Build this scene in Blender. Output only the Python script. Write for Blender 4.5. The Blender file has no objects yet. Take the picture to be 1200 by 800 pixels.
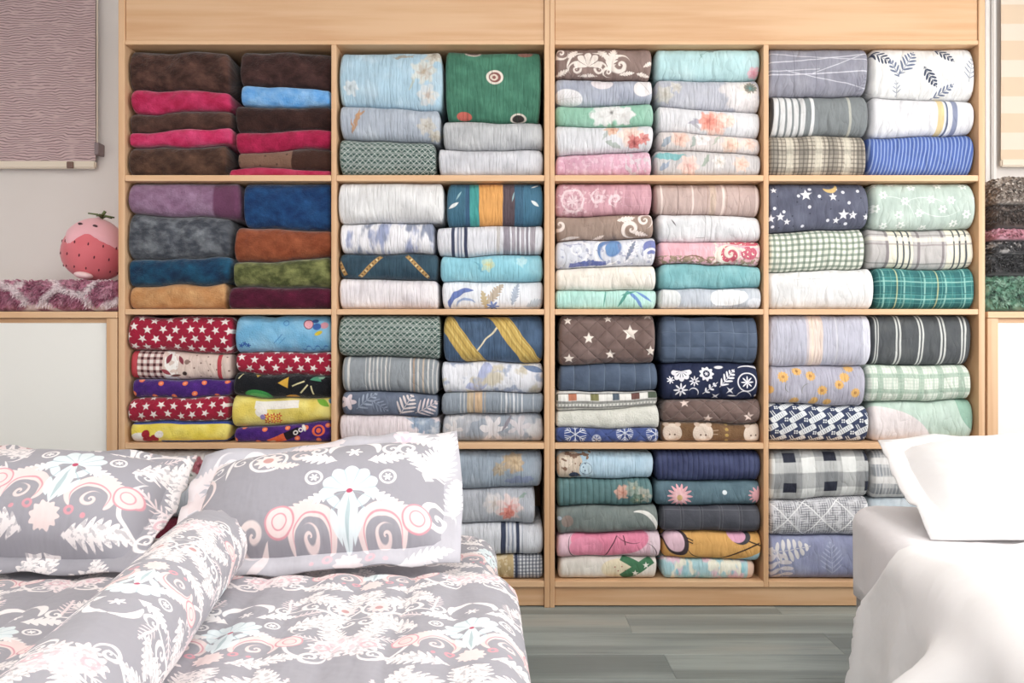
import bpy, bmesh, math, random
from mathutils import Vector, Matrix, noise
random.seed(7)
PI = math.pi
scene = bpy.context.scene

# ------------------------------------------------------------------ camera, world, lights, exposure
F = 900.0                    # focal length in px for a 1200 px wide frame
D = 2.86                     # distance camera -> cabinet fronts (m)
S = D / F                    # metres per photo pixel on the cabinet front plane
ZC = 312 * S                 # camera height
cam_d = bpy.data.cameras.new('camera'); cam_d.sensor_width = 36; cam_d.lens = 36 * F / 1200
cam_d.clip_start = 0.02
cam = bpy.data.objects.new('camera', cam_d); scene.collection.objects.link(cam)
cam.location = (0, 0, ZC); cam.rotation_euler = (PI / 2, 0, 0)
scene.camera = cam
world = bpy.data.worlds.new('world'); scene.world = world; world.use_nodes = True
world.node_tree.nodes['Background'].inputs[0].default_value = (0.93, 0.96, 1.0, 1)
world.node_tree.nodes['Background'].inputs[1].default_value = 1.55
vs = scene.view_settings
vs.view_transform = 'Standard'; vs.look = 'None'; vs.gamma = 1.0; vs.use_curve_mapping = False
vs.exposure = 0.1

def area(name, loc, rot, sx, sy, power, col=(1, 1, 1)):
    l = bpy.data.lights.new(name, 'AREA'); l.shape = 'RECTANGLE'; l.size = sx; l.size_y = sy
    l.energy = power; l.color = col
    o = bpy.data.objects.new(name, l); scene.collection.objects.link(o)
    o.location = loc; o.rotation_euler = rot
    return o
# daylight through the side window (right wall) and through the open shop front behind the camera
area('window_daylight', (2.98, 1.15, 1.55), (0, PI / 2, 0), 1.7, 2.0, 58, (1, 0.985, 0.96))

# ------------------------------------------------------------------ helpers
C = scene.collection
def px(x, y, d=D):
    """photo pixel -> world point on the vertical plane at distance d"""
    return Vector(((x - 600) * d / F, d, ZC + (400 - y) * d / F))
def X(x, d=D): return (x - 600) * d / F
def Z(y, d=D): return ZC + (400 - y) * d / F
def lin(c):
    if isinstance(c, str):
        c = [int(c[i:i + 2], 16) / 255 for i in (0, 2, 4)]
    return tuple((v / 12.92 if v <= 0.04045 else ((v + 0.055) / 1.055) ** 2.4) for v in c[:3]) + (1.0,)

NT = None
class E:
    __slots__ = ('s',)
    def __init__(self, s): self.s = s
    def __add__(a, b): return mm('ADD', a, b)
    __radd__ = __add__
    def __sub__(a, b): return mm('SUBTRACT', a, b)
    def __rsub__(a, b): return mm('SUBTRACT', b, a)
    def __mul__(a, b): return mm('MULTIPLY', a, b)
    __rmul__ = __mul__
    def __truediv__(a, b): return mm('DIVIDE', a, b)
    def __neg__(a): return mm('MULTIPLY', a, -1)
def mm(op, a, b=None, c=None, clamp=False):
    n = NT.nodes.new('ShaderNodeMath'); n.operation = op; n.use_clamp = clamp
    for i, v in enumerate((a, b, c)):
        if v is None: continue
        if isinstance(v, E): NT.links.new(v.s, n.inputs[i])
        else: n.inputs[i].default_value = v
    return E(n.outputs[0])
def mx(a, b):
    return mm('MAXIMUM', a, b)
def mn(a, b):
    return mm('MINIMUM', a, b)
def comb(x, y, z=0.0):
    n = NT.nodes.new('ShaderNodeCombineXYZ')
    for i, v in enumerate((x, y, z)):
        if isinstance(v, E): NT.links.new(v.s, n.inputs[i])
        else: n.inputs[i].default_value = v
    return n.outputs[0]
def vlen(x, y):
    n = NT.nodes.new('ShaderNodeVectorMath'); n.operation = 'LENGTH'
    NT.links.new(comb(x, y), n.inputs[0])
    return E(n.outputs['Value'])
def cmix(a, b, f):
    n = NT.nodes.new('ShaderNodeMix'); n.data_type = 'RGBA'
    for v, k in ((a, 6), (b, 7)):
        if isinstance(v, (str, tuple)): n.inputs[k].default_value = lin(v) if isinstance(v, str) else v
        else: NT.links.new(v, n.inputs[k])
    if isinstance(f, E): NT.links.new(f.s, n.inputs[0])
    else: n.inputs[0].default_value = f
    return n.outputs[2]

class P:
    """A pattern plane: x, y in photo-pixel sized units (about 3 mm); primitives return 0..1 masks."""
    def __init__(s, x, y, aa=0.8, rnd=None): s.x, s.y, s.aa, s.rnd = x, y, aa, rnd
    def m(s, d, aa=None): return mm('MULTIPLY_ADD', d, -1.0 / (aa or s.aa), 0.5, clamp=True)
    def at(s, cx, cy, rot=0.0):
        dx, dy = s.x - cx if cx else s.x, s.y - cy if cy else s.y
        if rot:
            c, n = math.cos(math.radians(rot)), math.sin(math.radians(rot))
            dx, dy = dx * c + dy * n, dy * c - dx * n
        return P(dx, dy, s.aa, s.rnd)
    def sc(s, kx, ky): return P(s.x * kx, s.y * ky, s.aa, s.rnd)
    def mir(s): return P(mm('ABSOLUTE', s.x), s.y, s.aa, s.rnd)
    def nz(s, f=0.05, det=2.0, sx=1.0, sy=1.0, seed=0.0):
        n = NT.nodes.new('ShaderNodeTexNoise'); n.noise_dimensions = '2D'
        n.inputs['Scale'].default_value = f; n.inputs['Detail'].default_value = det
        NT.links.new(comb(s.x * sx + seed * 37.3, s.y * sy + seed * 11.7), n.inputs['Vector'])
        return E(n.outputs[0])
    def th(s, v, a, b):
        n = NT.nodes.new('ShaderNodeMapRange'); n.interpolation_type = 'SMOOTHSTEP'
        NT.links.new(v.s, n.inputs[0]); n.inputs[1].default_value = a; n.inputs[2].default_value = b
        return E(n.outputs[0])
    def warp(s, amt=2.0, f=0.05, seed=0.0):
        n1 = s.nz(f, 1.0, seed=seed + 1); n2 = s.nz(f, 1.0, seed=seed + 5)
        return P(s.x + (n1 - 0.5) * (2 * amt), s.y + (n2 - 0.5) * (2 * amt), s.aa, s.rnd)
    def lat(s, cw, ch, jit=0.25, drop=0.5, seed=0.0):
        """repeat: local cell coordinates, half-drop, jittered"""
        gy = s.y * (1.0 / ch); row = mm('FLOOR', gy)
        odd = mm('MODULO', mm('ABSOLUTE', row), 2.0) * drop
        gx = s.x * (1.0 / cw) + odd; col = mm('FLOOR', gx)
        lx = (gx - col - 0.5) * cw; ly = (gy - row - 0.5) * ch
        rnd = None
        if jit is not None:
            w = NT.nodes.new('ShaderNodeTexWhiteNoise'); w.noise_dimensions = '3D'
            NT.links.new(comb(col, row, seed), w.inputs['Vector'])
            sp = NT.nodes.new('ShaderNodeSeparateColor'); NT.links.new(w.outputs['Color'], sp.inputs[0])
            r1, r2, rnd = (E(sp.outputs[i]) for i in range(3))
            if jit:
                lx = lx + (r1 - 0.5) * (2 * jit * cw * 0.5); ly = ly + (r2 - 0.5) * (2 * jit * ch * 0.5)
        return P(lx, ly, s.aa, rnd)
    def pol(s): return vlen(s.x, s.y), mm('ARCTAN2', s.y, s.x)
    def dot(s, cx, cy, R): p = s.at(cx, cy); return s.m(vlen(p.x, p.y) - R)
    def ell(s, cx, cy, a, b, rot=0.0):
        p = s.at(cx, cy, rot); return s.m((vlen(p.x * (1 / a), p.y * (1 / b)) - 1.0) * min(a, b))
    def ring(s, cx, cy, R, w): p = s.at(cx, cy); return s.m(mm('ABSOLUTE', vlen(p.x, p.y) - R) - w)
    def arc(s, cx, cy, R, w, a0, half):
        """ring arc centred on direction a0 (deg) with half-angle half, tapering to its ends"""
        p = s.at(cx, cy, a0); r, t = p.pol()
        k = mm('MULTIPLY_ADD', mm('ABSOLUTE', t), -1.0 / math.radians(half), 1.0, clamp=True)
        k = mm('SQRT', k)
        return s.m(mm('ABSOLUTE', r - R) - k * w + 0.12 * s.aa) * mm('GREATER_THAN', k, 0.02)
    def fl(s, cx, cy, R, n=5, dep=0.25, rot=0.0):
        r, t = s.at(cx, cy, rot).pol()
        return s.m(r - mm('MULTIPLY_ADD', mm('COSINE', t * n), dep * R, R * (1 - dep)))
    def fan(s, cx, cy, R, n=9, dep=0.16, half=100, rot=90):
        r, t = s.at(cx, cy, rot).pol()
        lobes = mm('MULTIPLY_ADD', mm('ABSOLUTE', mm('COSINE', t * (n / 2))), dep * R, R * (1 - dep))
        return s.m(r - lobes) * mm('LESS_THAN', mm('ABSOLUTE', t), math.radians(half))
    def rays(s, cx, cy, n, w=0.25, rot=90):
        r, t = s.at(cx, cy, rot).pol(); return s.m(mm('ABSOLUTE', mm('COSINE', t * (n / 2))) - w, 0.2)
    def st(s, cx, cy, R, rot=90.0, n=5, ri=0.45):
        r, t = s.at(cx, cy, rot).pol(); h = PI / n
        if s.rnd is not None: t = t + s.rnd * 1.3
        a = mm('PINGPONG', t, h); ix, iy = ri * R * math.cos(h), ri * R * math.sin(h)
        L = math.hypot(iy, R - ix); nx_, ny_ = iy / L, (R - ix) / L
        return s.m((r * mm('COSINE', a) - R) * nx_ + r * mm('SINE', a) * ny_)
    def snow(s, cx, cy, R, w=0.5):
        r, t = s.at(cx, cy, 90).pol(); a = mm('PINGPONG', t, PI / 6)
        u, v = r * mm('COSINE', a), r * mm('SINE', a)
        arm = s.m(mx(v - w, r - R))
        b1 = s.m(mx(mm('ABSOLUTE', v - (u - 0.45 * R) * 0.9) - w, r - R))
        b2 = s.m(mx(mm('ABSOLUTE', v - (u - 0.72 * R) * 0.9) - w, r - R))
        return mx(arm, mx(b1, b2))
    def spi(s, cx, cy, R, turns=2.0, w=0.16, hand=1, rot=0.0):
        r, t = s.at(cx, cy, rot).pol()
        ph = t * (hand / (2 * PI)) + mm('SQRT', r * (1.0 / R)) * turns
        return s.m(mm('PINGPONG', ph, 0.5) - w, 0.12) * s.m(r - R)
    def leaf(s, cx, cy, L, W, rot=0.0):
        p = s.at(cx, cy, rot); q = p.x * (1.0 / L)
        return s.m(mm('ABSOLUTE', p.y) - mm('MULTIPLY_ADD', q * q, -W, W))
    def frond(s, cx, cy, L, W, pitch, rot=0.0, fill=0.28, slant=0.9, stem=0.35):
        p = s.at(cx, cy, rot); b = mm('ABSOLUTE', p.y); q = p.x * (1.0 / L)
        env = mm('MULTIPLY_ADD', q * q, -W, W); t = mn(mm('ABSOLUTE', b / env), 1.0)
        wd = mm('SQRT', mm('ABSOLUTE', t * (1.0 - t))) * (2.2 * pitch * fill)      # oval leaflets
        lf = s.m(mm('PINGPONG', p.x - b * slant, pitch / 2) - wd + 0.25) * mm('LESS_THAN', t, 0.98) * mm('GREATER_THAN', env, 0.3)
        return mx(lf, s.m(mx(b - stem, mm('ABSOLUTE', p.x) - L)))
    def acan(s, cx, cy, L, W, pitch, rot=0.0):
        """acanthus leaf: outline with scalloped lobes"""
        p = s.at(cx, cy, rot); b = mm('ABSOLUTE', p.y); q = p.x * (1.0 / L)
        sc = mm('ABSOLUTE', mm('SINE', (p.x - b * 0.7) * (PI / pitch)))
        env = mm('MULTIPLY_ADD', q * q, -W, W) * mm('MULTIPLY_ADD', sc, 0.55, 0.45)
        return s.m(mx(b - env, mm('ABSOLUTE', q) * L - L))
    def vs(s, *bands):
        r = None
        for a, b in bands:
            k = s.m(mm('ABSOLUTE', s.x - (a + b) / 2) - (b - a) / 2); r = k if r is None else mx(r, k)
        return r
    def hs(s, *bands): return P(s.y, s.x, s.aa).vs(*bands)
    def pv(s, per, off, w): return s.m(mm('PINGPONG', s.x - off, per / 2) - w / 2)
    def ph(s, per, off, w): return s.m(mm('PINGPONG', s.y - off, per / 2) - w / 2)
    def ln(s, x0, y0, x1, y1, w):
        L = math.hypot(x1 - x0, y1 - y0) / 2
        p = s.at((x0 + x1) / 2, (y0 + y1) / 2, math.degrees(math.atan2(y1 - y0, x1 - x0)))
        return s.m(mx(mm('ABSOLUTE', p.y) - w, mm('ABSOLUTE', p.x) - L))
    def tri(s, cx, cy, R, rot=90.0):
        r, t = s.at(cx, cy, rot).pol(); a = mm('PINGPONG', t + PI / 3, PI / 3)
        return s.m(r * mm('COSINE', a) - R * 0.5)
    def vor(s, f, edge=True, rnd=1.0):
        n = NT.nodes.new('ShaderNodeTexVoronoi'); n.voronoi_dimensions = '2D'
        n.feature = 'DISTANCE_TO_EDGE' if edge else 'F1'
        n.inputs['Scale'].default_value = f; n.inputs['Randomness'].default_value = rnd
        NT.links.new(comb(s.x, s.y), n.inputs['Vector']); return E(n.outputs['Distance'])
    def any(s, *ms):
        r = ms[0]
        for k in ms[1:]: r = mx(r, k)
        return r
    def lay(s, base, *layers):
        c = base
        for mask, col in layers: c = cmix(c, col, mask)
        return c

def new_mat(name):
    global NT
    m = bpy.data.materials.new(name); m.use_nodes = True; NT = m.node_tree
    return m, NT.nodes['Principled BSDF']
def put(b, key, v):
    if isinstance(v, E): NT.links.new(v.s, b.inputs[key])
    elif isinstance(v, bpy.types.NodeSocket): NT.links.new(v, b.inputs[key])
    elif isinstance(v, str): b.inputs[key].default_value = lin(v)
    else: b.inputs[key].default_value = v
def bump(b, h, strength=0.5, dist=0.003):
    n = NT.nodes.new('ShaderNodeBump'); n.inputs['Strength'].default_value = strength
    n.inputs['Distance'].default_value = dist
    NT.links.new(h.s, n.inputs['Height']); NT.links.new(n.outputs[0], b.inputs['Normal'])
def uvp(aa=0.8):
    n = NT.nodes.new('ShaderNodeUVMap'); n.uv_map = 'UVMap'
    sp = NT.nodes.new('ShaderNodeSeparateXYZ'); NT.links.new(n.outputs[0], sp.inputs[0])
    return P(E(sp.outputs[0]), E(sp.outputs[1]), aa)
def objp(axes='xz', k=1.0, aa=0.8):
    n = NT.nodes.new('ShaderNodeTexCoord'); sp = NT.nodes.new('ShaderNodeSeparateXYZ')
    NT.links.new(n.outputs['Object'], sp.inputs[0])
    i = {'x': 0, 'y': 1, 'z': 2}
    a, b = (E(sp.outputs[i[c]]) for c in axes)
    return P(a * k, b * k, aa)

def cloth(name, style, fn):
    """fabric material; fn(P) -> colour; style picks relief and sheen"""
    m, b = new_mat(name)
    p0 = uvp(); p = p0.warp(0.9, 0.035)
    col = fn(p)
    k = style[0]; num = float(style[1:] or 0)
    if k == 'p':      # plush: soft nap
        nap = p0.nz(0.55, 3.0); big = p0.nz(0.09, 2.0, seed=3)
        bump(b, nap * 0.5 + big, 0.9, 0.006)
        put(b, 'Sheen Weight', 0.35); put(b, 'Sheen Roughness', 0.4); rough = 0.95
    elif k == 'q':    # microfibre quilt: vertical gathers
        wr = p0.nz(0.05, 3.0, sx=5.0, sy=0.7, seed=2); wr2 = p0.nz(0.035, 2.0, seed=8)
        cr = mm('ABSOLUTE', p0.nz(0.045, 2.0, sx=3.2, sy=0.55, seed=5) - 0.5)      # crisp pulled creases
        h = wr * 0.6 + wr2 * 0.7 + mm('SQRT', cr) * 0.7
        if num: h = h + mm('SQRT', mm('ABSOLUTE', mm('SINE', p0.x * (PI / num)))) * 0.4
        bump(b, h, 0.7, 0.010)
        put(b, 'Sheen Weight', 0.15); rough = 0.6
    elif k == 'h':    # stitched channels
        h = mm('SQRT', mm('ABSOLUTE', mm('SINE', p0.x * (PI / num)))) * 1.1 + p0.nz(0.12, 2.0) * 0.5
        bump(b, h, 0.7, 0.007); rough = 0.7
    elif k == 'd':    # diamond quilting
        u = mm('ABSOLUTE', mm('SINE', (p0.x + p0.y) * (PI / num))); v = mm('ABSOLUTE', mm('SINE', (p0.x - p0.y) * (PI / num)))
        bump(b, mm('SQRT', mn(u, v)) + p0.nz(0.1, 2.0) * 0.4, 0.8, 0.007)
        put(b, 'Sheen Weight', 0.2); rough = 0.85
    elif k == 'g':    # grid quilting
        u = mm('ABSOLUTE', mm('SINE', p0.x * (PI / num))); v = mm('ABSOLUTE', mm('SINE', (p0.y + num / 2) * (PI / num)))
        bump(b, mm('SQRT', mn(u, v)) + p0.nz(0.1, 2.0) * 0.5, 0.7, 0.006); rough = 0.75
    else:             # cotton
        wr = p0.nz(0.05, 3.0, sx=2.4, sy=0.9, seed=2)
        cr = mm('SQRT', mm('ABSOLUTE', p0.warp(6, 0.03, 7).nz(0.022, 2.0, sx=2.0, sy=0.8, seed=5) - 0.5))
        bump(b, wr * 0.8 + cr * 0.9, 0.7, 0.011); rough = 0.8
    var = p0.nz(0.06, 2.0, seed=6)
    col = cmix(col, (0.0, 0.0, 0.0, 1), mm('MULTIPLY_ADD', var, -0.24, 0.19, clamp=True))
    hs = NT.nodes.new('ShaderNodeHueSaturation'); hs.inputs['Saturation'].default_value = 0.98 if k == 'p' else 0.88
    NT.links.new(col, hs.inputs['Color']); col = hs.outputs[0]
    put(b, 'Base Color', col); put(b, 'Roughness', rough)
    b.inputs['Specular IOR Level'].default_value = 0.25
    return m

def tag(o, label, cat, group=None):
    o['label'] = label; o['category'] = cat
    if group: o['group'] = group
    return o
def empty(name, loc=(0, 0, 0), rot=(0, 0, 0)):
    o = bpy.data.objects.new(name, None); C.objects.link(o); o.location = loc; o.rotation_euler = rot
    o.empty_display_size = 0.05
    return o
def mobj(name, verts, faces, mat, parent=None, loc=(0, 0, 0), smooth=True, uvs=None, rot=(0, 0, 0)):
    me = bpy.data.meshes.new(name); me.from_pydata([tuple(v) for v in verts], [], faces)
    if uvs is not None:
        ul = me.uv_layers.new(name='UVMap'); buf = [0.0] * (2 * len(me.loops))
        vi = [0] * len(me.loops); me.loops.foreach_get('vertex_index', vi)
        for i, v in enumerate(vi): buf[2 * i], buf[2 * i + 1] = uvs[v]
        ul.data.foreach_set('uv', buf)
    if smooth: me.polygons.foreach_set('use_smooth', [True] * len(me.polygons))
    if mat: me.materials.append(mat)
    me.update()
    o = bpy.data.objects.new(name, me); C.objects.link(o); o.location = loc; o.rotation_euler = rot
    if parent: o.parent = parent
    return o
def bmobj(name, bm, mat, parent=None, loc=(0, 0, 0), rot=(0, 0, 0), smooth=False):
    me = bpy.data.meshes.new(name); bm.normal_update(); bm.to_mesh(me); bm.free()
    if smooth: me.polygons.foreach_set('use_smooth', [True] * len(me.polygons))
    me.materials.append(mat)
    o = bpy.data.objects.new(name, me); C.objects.link(o); o.location = loc; o.rotation_euler = rot
    if parent: o.parent = parent
    return o
def box(name, x0, x1, y0, y1, z0, z1, mat, parent=None, bev=0.0015, seg=1):
    """axis-aligned board with eased edges; origin at its own centre-bottom, placed in world space"""
    bm = bmesh.new(); bmesh.ops.create_cube(bm, size=1)
    cx, cy = (x0 + x1) / 2, (y0 + y1) / 2
    for v in bm.verts:
        v.co = Vector((v.co.x * (x1 - x0), v.co.y * (y1 - y0), (v.co.z + 0.5) * (z1 - z0)))
    if bev:
        bmesh.ops.bevel(bm, geom=list(bm.edges), offset=min(bev, (x1 - x0) / 3, (y1 - y0) / 3, (z1 - z0) / 3), segments=seg, affect='EDGES')
    loc = Vector((cx, cy, z0))
    if parent: loc = loc - parent.location
    return bmobj(name, bm, mat, parent, loc)
def struct(o): o['kind'] = 'structure'; return o
def fan_cap(verts, faces, ring, out):
    c = Vector((0, 0, 0))
    for i in ring: c += Vector(verts[i])
    c /= len(ring); c += out; verts.append(c); k = len(verts) - 1
    for a in range(len(ring)): faces.append((ring[a], ring[(a + 1) % len(ring)], k))
def rounded(name, rx, ry, rz, mat, parent=None, loc=(0, 0, 0), rot=(0, 0, 0), n=20, m=12, fn=None):
    """squashed ball with an optional shaping function on unit directions"""
    vs_, fs = [], []
    for j in range(m + 1):
        ph = -PI / 2 + PI * j / m
        for i in range(n):
            th = 2 * PI * i / n
            d = Vector((math.cos(ph) * math.cos(th), math.cos(ph) * math.sin(th), math.sin(ph)))
            if fn: d = fn(d)
            vs_.append((d.x * rx, d.y * ry, d.z * rz))
    for j in range(m):
        for i in range(n):
            a, b2 = j * n + i, j * n + (i + 1) % n
            fs.append((a, b2, b2 + n, a + n))
    return mobj(name, vs_, fs, mat, parent, loc, rot=rot)
def tube(name, pts, r, mat, parent=None, n=8, loc=(0, 0, 0)):
    vs_, fs = [], []
    pts = [Vector(p) for p in pts]
    for k, p in enumerate(pts):
        t = (pts[min(k + 1, len(pts) - 1)] - pts[max(k - 1, 0)]).normalized()
        u = t.orthogonal().normalized(); w = t.cross(u)
        for i in range(n):
            a = 2 * PI * i / n; vs_.append(p + (u * math.cos(a) + w * math.sin(a)) * r)
    for k in range(len(pts) - 1):
        for i in range(n):
            a, b2 = k * n + i, k * n + (i + 1) % n; fs.append((a, b2, b2 + n, a + n))
    fs.append(tuple(range(n))[::-1]); fs.append(tuple(range((len(pts) - 1) * n, len(pts) * n)))
    return mobj(name, vs_, fs, mat, parent, loc)

# ------------------------------------------------------------------ plain materials
def simple(name, col, rough=0.6, **kw):
    m, b = new_mat(name); put(b, 'Base Color', col); put(b, 'Roughness', rough)
    for k, v in kw.items(): put(b, k.replace('_', ' '), v)
    return m
def wood(name, c0, c1, axes, along):
    m, b = new_mat(name); p = objp(axes, 100.0)
    sx, sy = (0.05, 1.0) if along == 0 else (1.0, 0.05)
    g = p.nz(0.35, 4.0, sx=sx, sy=sy); g2 = p.nz(0.09, 2.0, sx=sx * 1.6, sy=sy, seed=4)
    put(b, 'Base Color', cmix(c0, c1, p.th(g * 0.6 + g2 * 0.5, 0.35, 0.75)))
    put(b, 'Roughness', 0.45); bump(b, g, 0.12, 0.001)
    return m
M_WOODH = wood('oak_laminate_lengthwise', 'd8b28c', 'ca9d74', 'xz', 0)
M_WOODV = wood('oak_laminate_upright', 'd8b28c', 'ca9d74', 'xz', 1)
M_WOODY = wood('oak_laminate_inner', 'd6b08a', 'c99d72', 'yz', 1)
M_EDGE = wood('oak_edge_band', 'e0bb95', 'd6ab82', 'xz', 0)
M_BACK = simple('cabinet_back_board', 'b08a64', 0.7)
M_DOOR = simple('white_gloss_door', 'ecebe6', 0.3)
M_RAIL = simple('cream_plastic', 'f0e4d2', 0.4)
M_METAL = simple('brushed_metal', 'b9b4b0', 0.3, Metallic=0.9)
m, b = new_mat('painted_wall'); p = objp('xz', 100.0)
put(b, 'Base Color', cmix('eee9e5', 'e8e1dc', p.nz(0.02, 3.0))); put(b, 'Roughness', 0.85)
bump(b, p.nz(1.2, 2.0), 0.1, 0.001); M_WALL = m
M_CEIL = simple('ceiling_white', 'f2f1ee', 0.9)
def plank_mat():
    m, b = new_mat('grey_oak_vinyl'); p = objp('xy', 100.0)
    oi = NT.nodes.new('ShaderNodeObjectInfo'); r = E(oi.outputs['Random'])
    q = P(p.x + r * 900.0, p.y + r * 300.0)
    g = q.nz(0.12, 4.0, sx=0.05, sy=1.0); g2 = q.nz(0.05, 3.0, sx=0.12, sy=1.0, seed=3); fine = q.nz(1.5, 2.0, sx=0.03, sy=1.0, seed=5)
    t = q.th(g * 0.55 + g2 * 0.45, 0.34, 0.66)
    c = cmix('7c8481', 'a1aaa6', t); c = cmix(c, 'aca69b', q.th(g2, 0.55, 0.75) * 0.5)
    c = cmix(c, '6a6e6b', q.th(fine, 0.58, 0.8) * 0.5)
    c = cmix(c, (0.16, 0.17, 0.17, 1), r * 0.12)
    put(b, 'Base Color', c); put(b, 'Roughness', 0.42); bump(b, fine + g, 0.15, 0.001)
    return m
M_PLANK = plank_mat()
M_SUB = simple('floor_joint', '4c4f4e', 0.9)

# ------------------------------------------------------------------ room shell
YB = D + 0.47          # back wall
XL, XR, YF, ZH = -2.75, 2.85, -2.4, 2.75
fl = struct(box('floor', XL, XR, YF, YB, -0.08, -0.006, M_SUB, bev=0))
pw, plen = 0.178, 1.22
bm = bmesh.new(); bmesh.ops.create_cube(bm, size=1)
for v in bm.verts: v.co = Vector((v.co.x * (plen - 0.0008), v.co.y * (pw - 0.0008), v.co.z * 0.006 - 0.003))
bmesh.ops.bevel(bm, geom=[e for e in bm.edges if all(v.co.z > -0.001 for v in e.verts)], offset=0.0006, segments=1, affect='EDGES')
plank_me = bpy.data.meshes.new('plank'); bm.to_mesh(plank_me); bm.free(); plank_me.materials.append(M_PLANK)
row = 0; y = YB - pw / 2 - 0.004
while y > 0.3:
    x = XL - ((row * 0.47) % 1.0) * plen
    while x < XR - 0.05:
        x0_, x1_ = max(x, XL), min(x + plen, XR)
        if x1_ - x0_ > 0.05:
            o = bpy.data.objects.new('plank', plank_me); C.objects.link(o); o.parent = fl
            o.location = Vector(((x0_ + x1_) / 2, y, 0)) - fl.location; o.scale.x = (x1_ - x0_) / plen
        x += plen
    y -= pw; row += 1
struct(box('ceiling', XL, XR, YF, YB, ZH, ZH + 0.06, M_CEIL, bev=0))
struct(box('wall_back', XL, XR, YB, YB + 0.1, 0, ZH, M_WALL, bev=0))
struct(box('wall_left', XL - 0.1, XL, YF, YB, 0, ZH, M_WALL, bev=0))
# right wall with its window opening
wy0, wy1, wz0, wz1 = 0.15, 2.15, 0.7, 2.4
vs_, fs = [], []
def slab(x0, x1, y0, y1, z0, z1):
    k = len(vs_)
    for xx in (x0, x1):
        for yy in (y0, y1):
            for zz in (z0, z1): vs_.append((xx, yy, zz))
    for f in ((0, 1, 3, 2), (4, 6, 7, 5), (0, 4, 5, 1), (2, 3, 7, 6), (0, 2, 6, 4), (1, 5, 7, 3)): fs.append(tuple(k + i for i in f))
slab(XR, XR + 0.1, YF, wy0, 0, ZH); slab(XR, XR + 0.1, wy1, YB, 0, ZH)
slab(XR, XR + 0.1, wy0, wy1, 0, wz0); slab(XR, XR + 0.1, wy0, wy1, wz1, ZH)
struct(mobj('wall_right', vs_, fs, M_WALL, smooth=False))
wn = struct(empty('window_1', (XR + 0.05, (wy0 + wy1) / 2, wz0)))
for (a, b2, c, d_) in ((wy0, wy1, wz0, wz0 + 0.05), (wy0, wy1, wz1 - 0.05, wz1), (wy0, wy0 + 0.05, wz0, wz1), (wy1 - 0.05, wy1, wz0, wz1), ((wy0 + wy1) / 2 - 0.025, (wy0 + wy1) / 2 + 0.025, wz0, wz1)):
    box('window_frame', XR + 0.02, XR + 0.07, a, b2, c, d_, M_DOOR, wn)

# ceiling panel lamps (above and before the shelves)
M_LAMP = simple('lamp_diffuser', 'ffffff', 0.5, Emission_Color='fffaf2', Emission_Strength=4.0)
for lx, ly, where in ((-1.35, 1.1, 'over the patterned bed'), (0.0, 1.1, 'over the gap between the beds'), (1.35, 1.1, 'over the white bed'), (-0.7, -0.9, 'over the shop entrance on the patterned bed side'), (0.9, -0.9, 'over the shop entrance on the white bed side')):
    r = empty('ceiling_lamp', (lx, ly, ZH - 0.04))
    tag(r, 'flat square white panel lamp ' + where, 'lamp', 'ceiling panel lamps')
    box('housing', lx - 0.31, lx + 0.31, ly - 0.31, ly + 0.31, ZH - 0.035, ZH, M_DOOR, r)
    box('diffuser', lx - 0.28, lx + 0.28, ly - 0.28, ly + 0.28, ZH - 0.04, ZH - 0.035, M_LAMP, r, bev=0)
    a = area('lamp_light', (0, 0, -0.012), (0, 0, 0), 0.55, 0.55, 6.5, (1, 0.975, 0.94)); a.parent = r

# ------------------------------------------------------------------ tall display cabinets
CD = 0.45
ROWS = [(52, 205), (212, 362), (368.5, 519), (526, 681)]      # cubby top / floor in photo px at the front plane
COLS = {'A': (146, 388), 'B': (394, 638), 'C': (650, 895), 'D': (901, 1147)}
def cabinet(label, xo0, xi0, d0, d1, xi1, xo1):
    r = empty('display_cabinet', (X((xo0 + xo1) / 2), D + CD / 2, 0)); tag(r, label, 'cabinet', 'open shelving cabinets')
    zt = Z(-46)
    box('side_panel', X(xo0), X(xi0), D, D + CD, 0, zt, M_WOODV, r)
    box('side_panel', X(xi1), X(xo1), D, D + CD, 0, zt, M_WOODV, r)
    box('divider', X(d0), X(d1), D + 0.002, D + CD - 0.012, Z(688), Z(52), M_WOODV, r)
    box('top_panel', X(xi0), X(xi1), D + 0.004, D + CD, zt - 0.02, zt, M_WOODH, r)
    box('fascia_panel', X(xi0) + 0.001, X(xi1) - 0.001, D + 0.006, D + 0.024, Z(47), zt - 0.021, M_WOODH, r)
    box('top_rail', X(xi0) + 0.0005, X(xi1) - 0.0005, D + 0.001, D + CD - 0.012, Z(52), Z(47), M_EDGE, r)
    box('plinth', X(xi0) + 0.0005, X(xi1) - 0.0005, D + 0.012, D + 0.03, 0.004, Z(688), M_WOODH, r)
    box('back_panel', X(xi0), X(xi1), D + CD - 0.01, D + CD - 0.002, 0.02, zt - 0.021, M_BACK, r, bev=0)
    for (a, b2) in ((xi0, d0), (d1, xi1)):
        for yt, yb in ((205, 212), (362, 368.5), (519, 526), (681, 688)):
            box('shelf', X(a) + 0.0005, X(b2) - 0.0005, D + 0.001, D + CD - 0.012, Z(yb), Z(yt), M_EDGE, r)
    return r
cabinet('tall oak display cabinet full of plush blankets and beside the strawberry cushion', 138.5, 146, 388, 394, 638, 644)
cabinet('tall oak display cabinet full of pale florals and checks beside the cream zebra blind', 644.3, 650, 895, 901, 1147, 1154.5)

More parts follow.
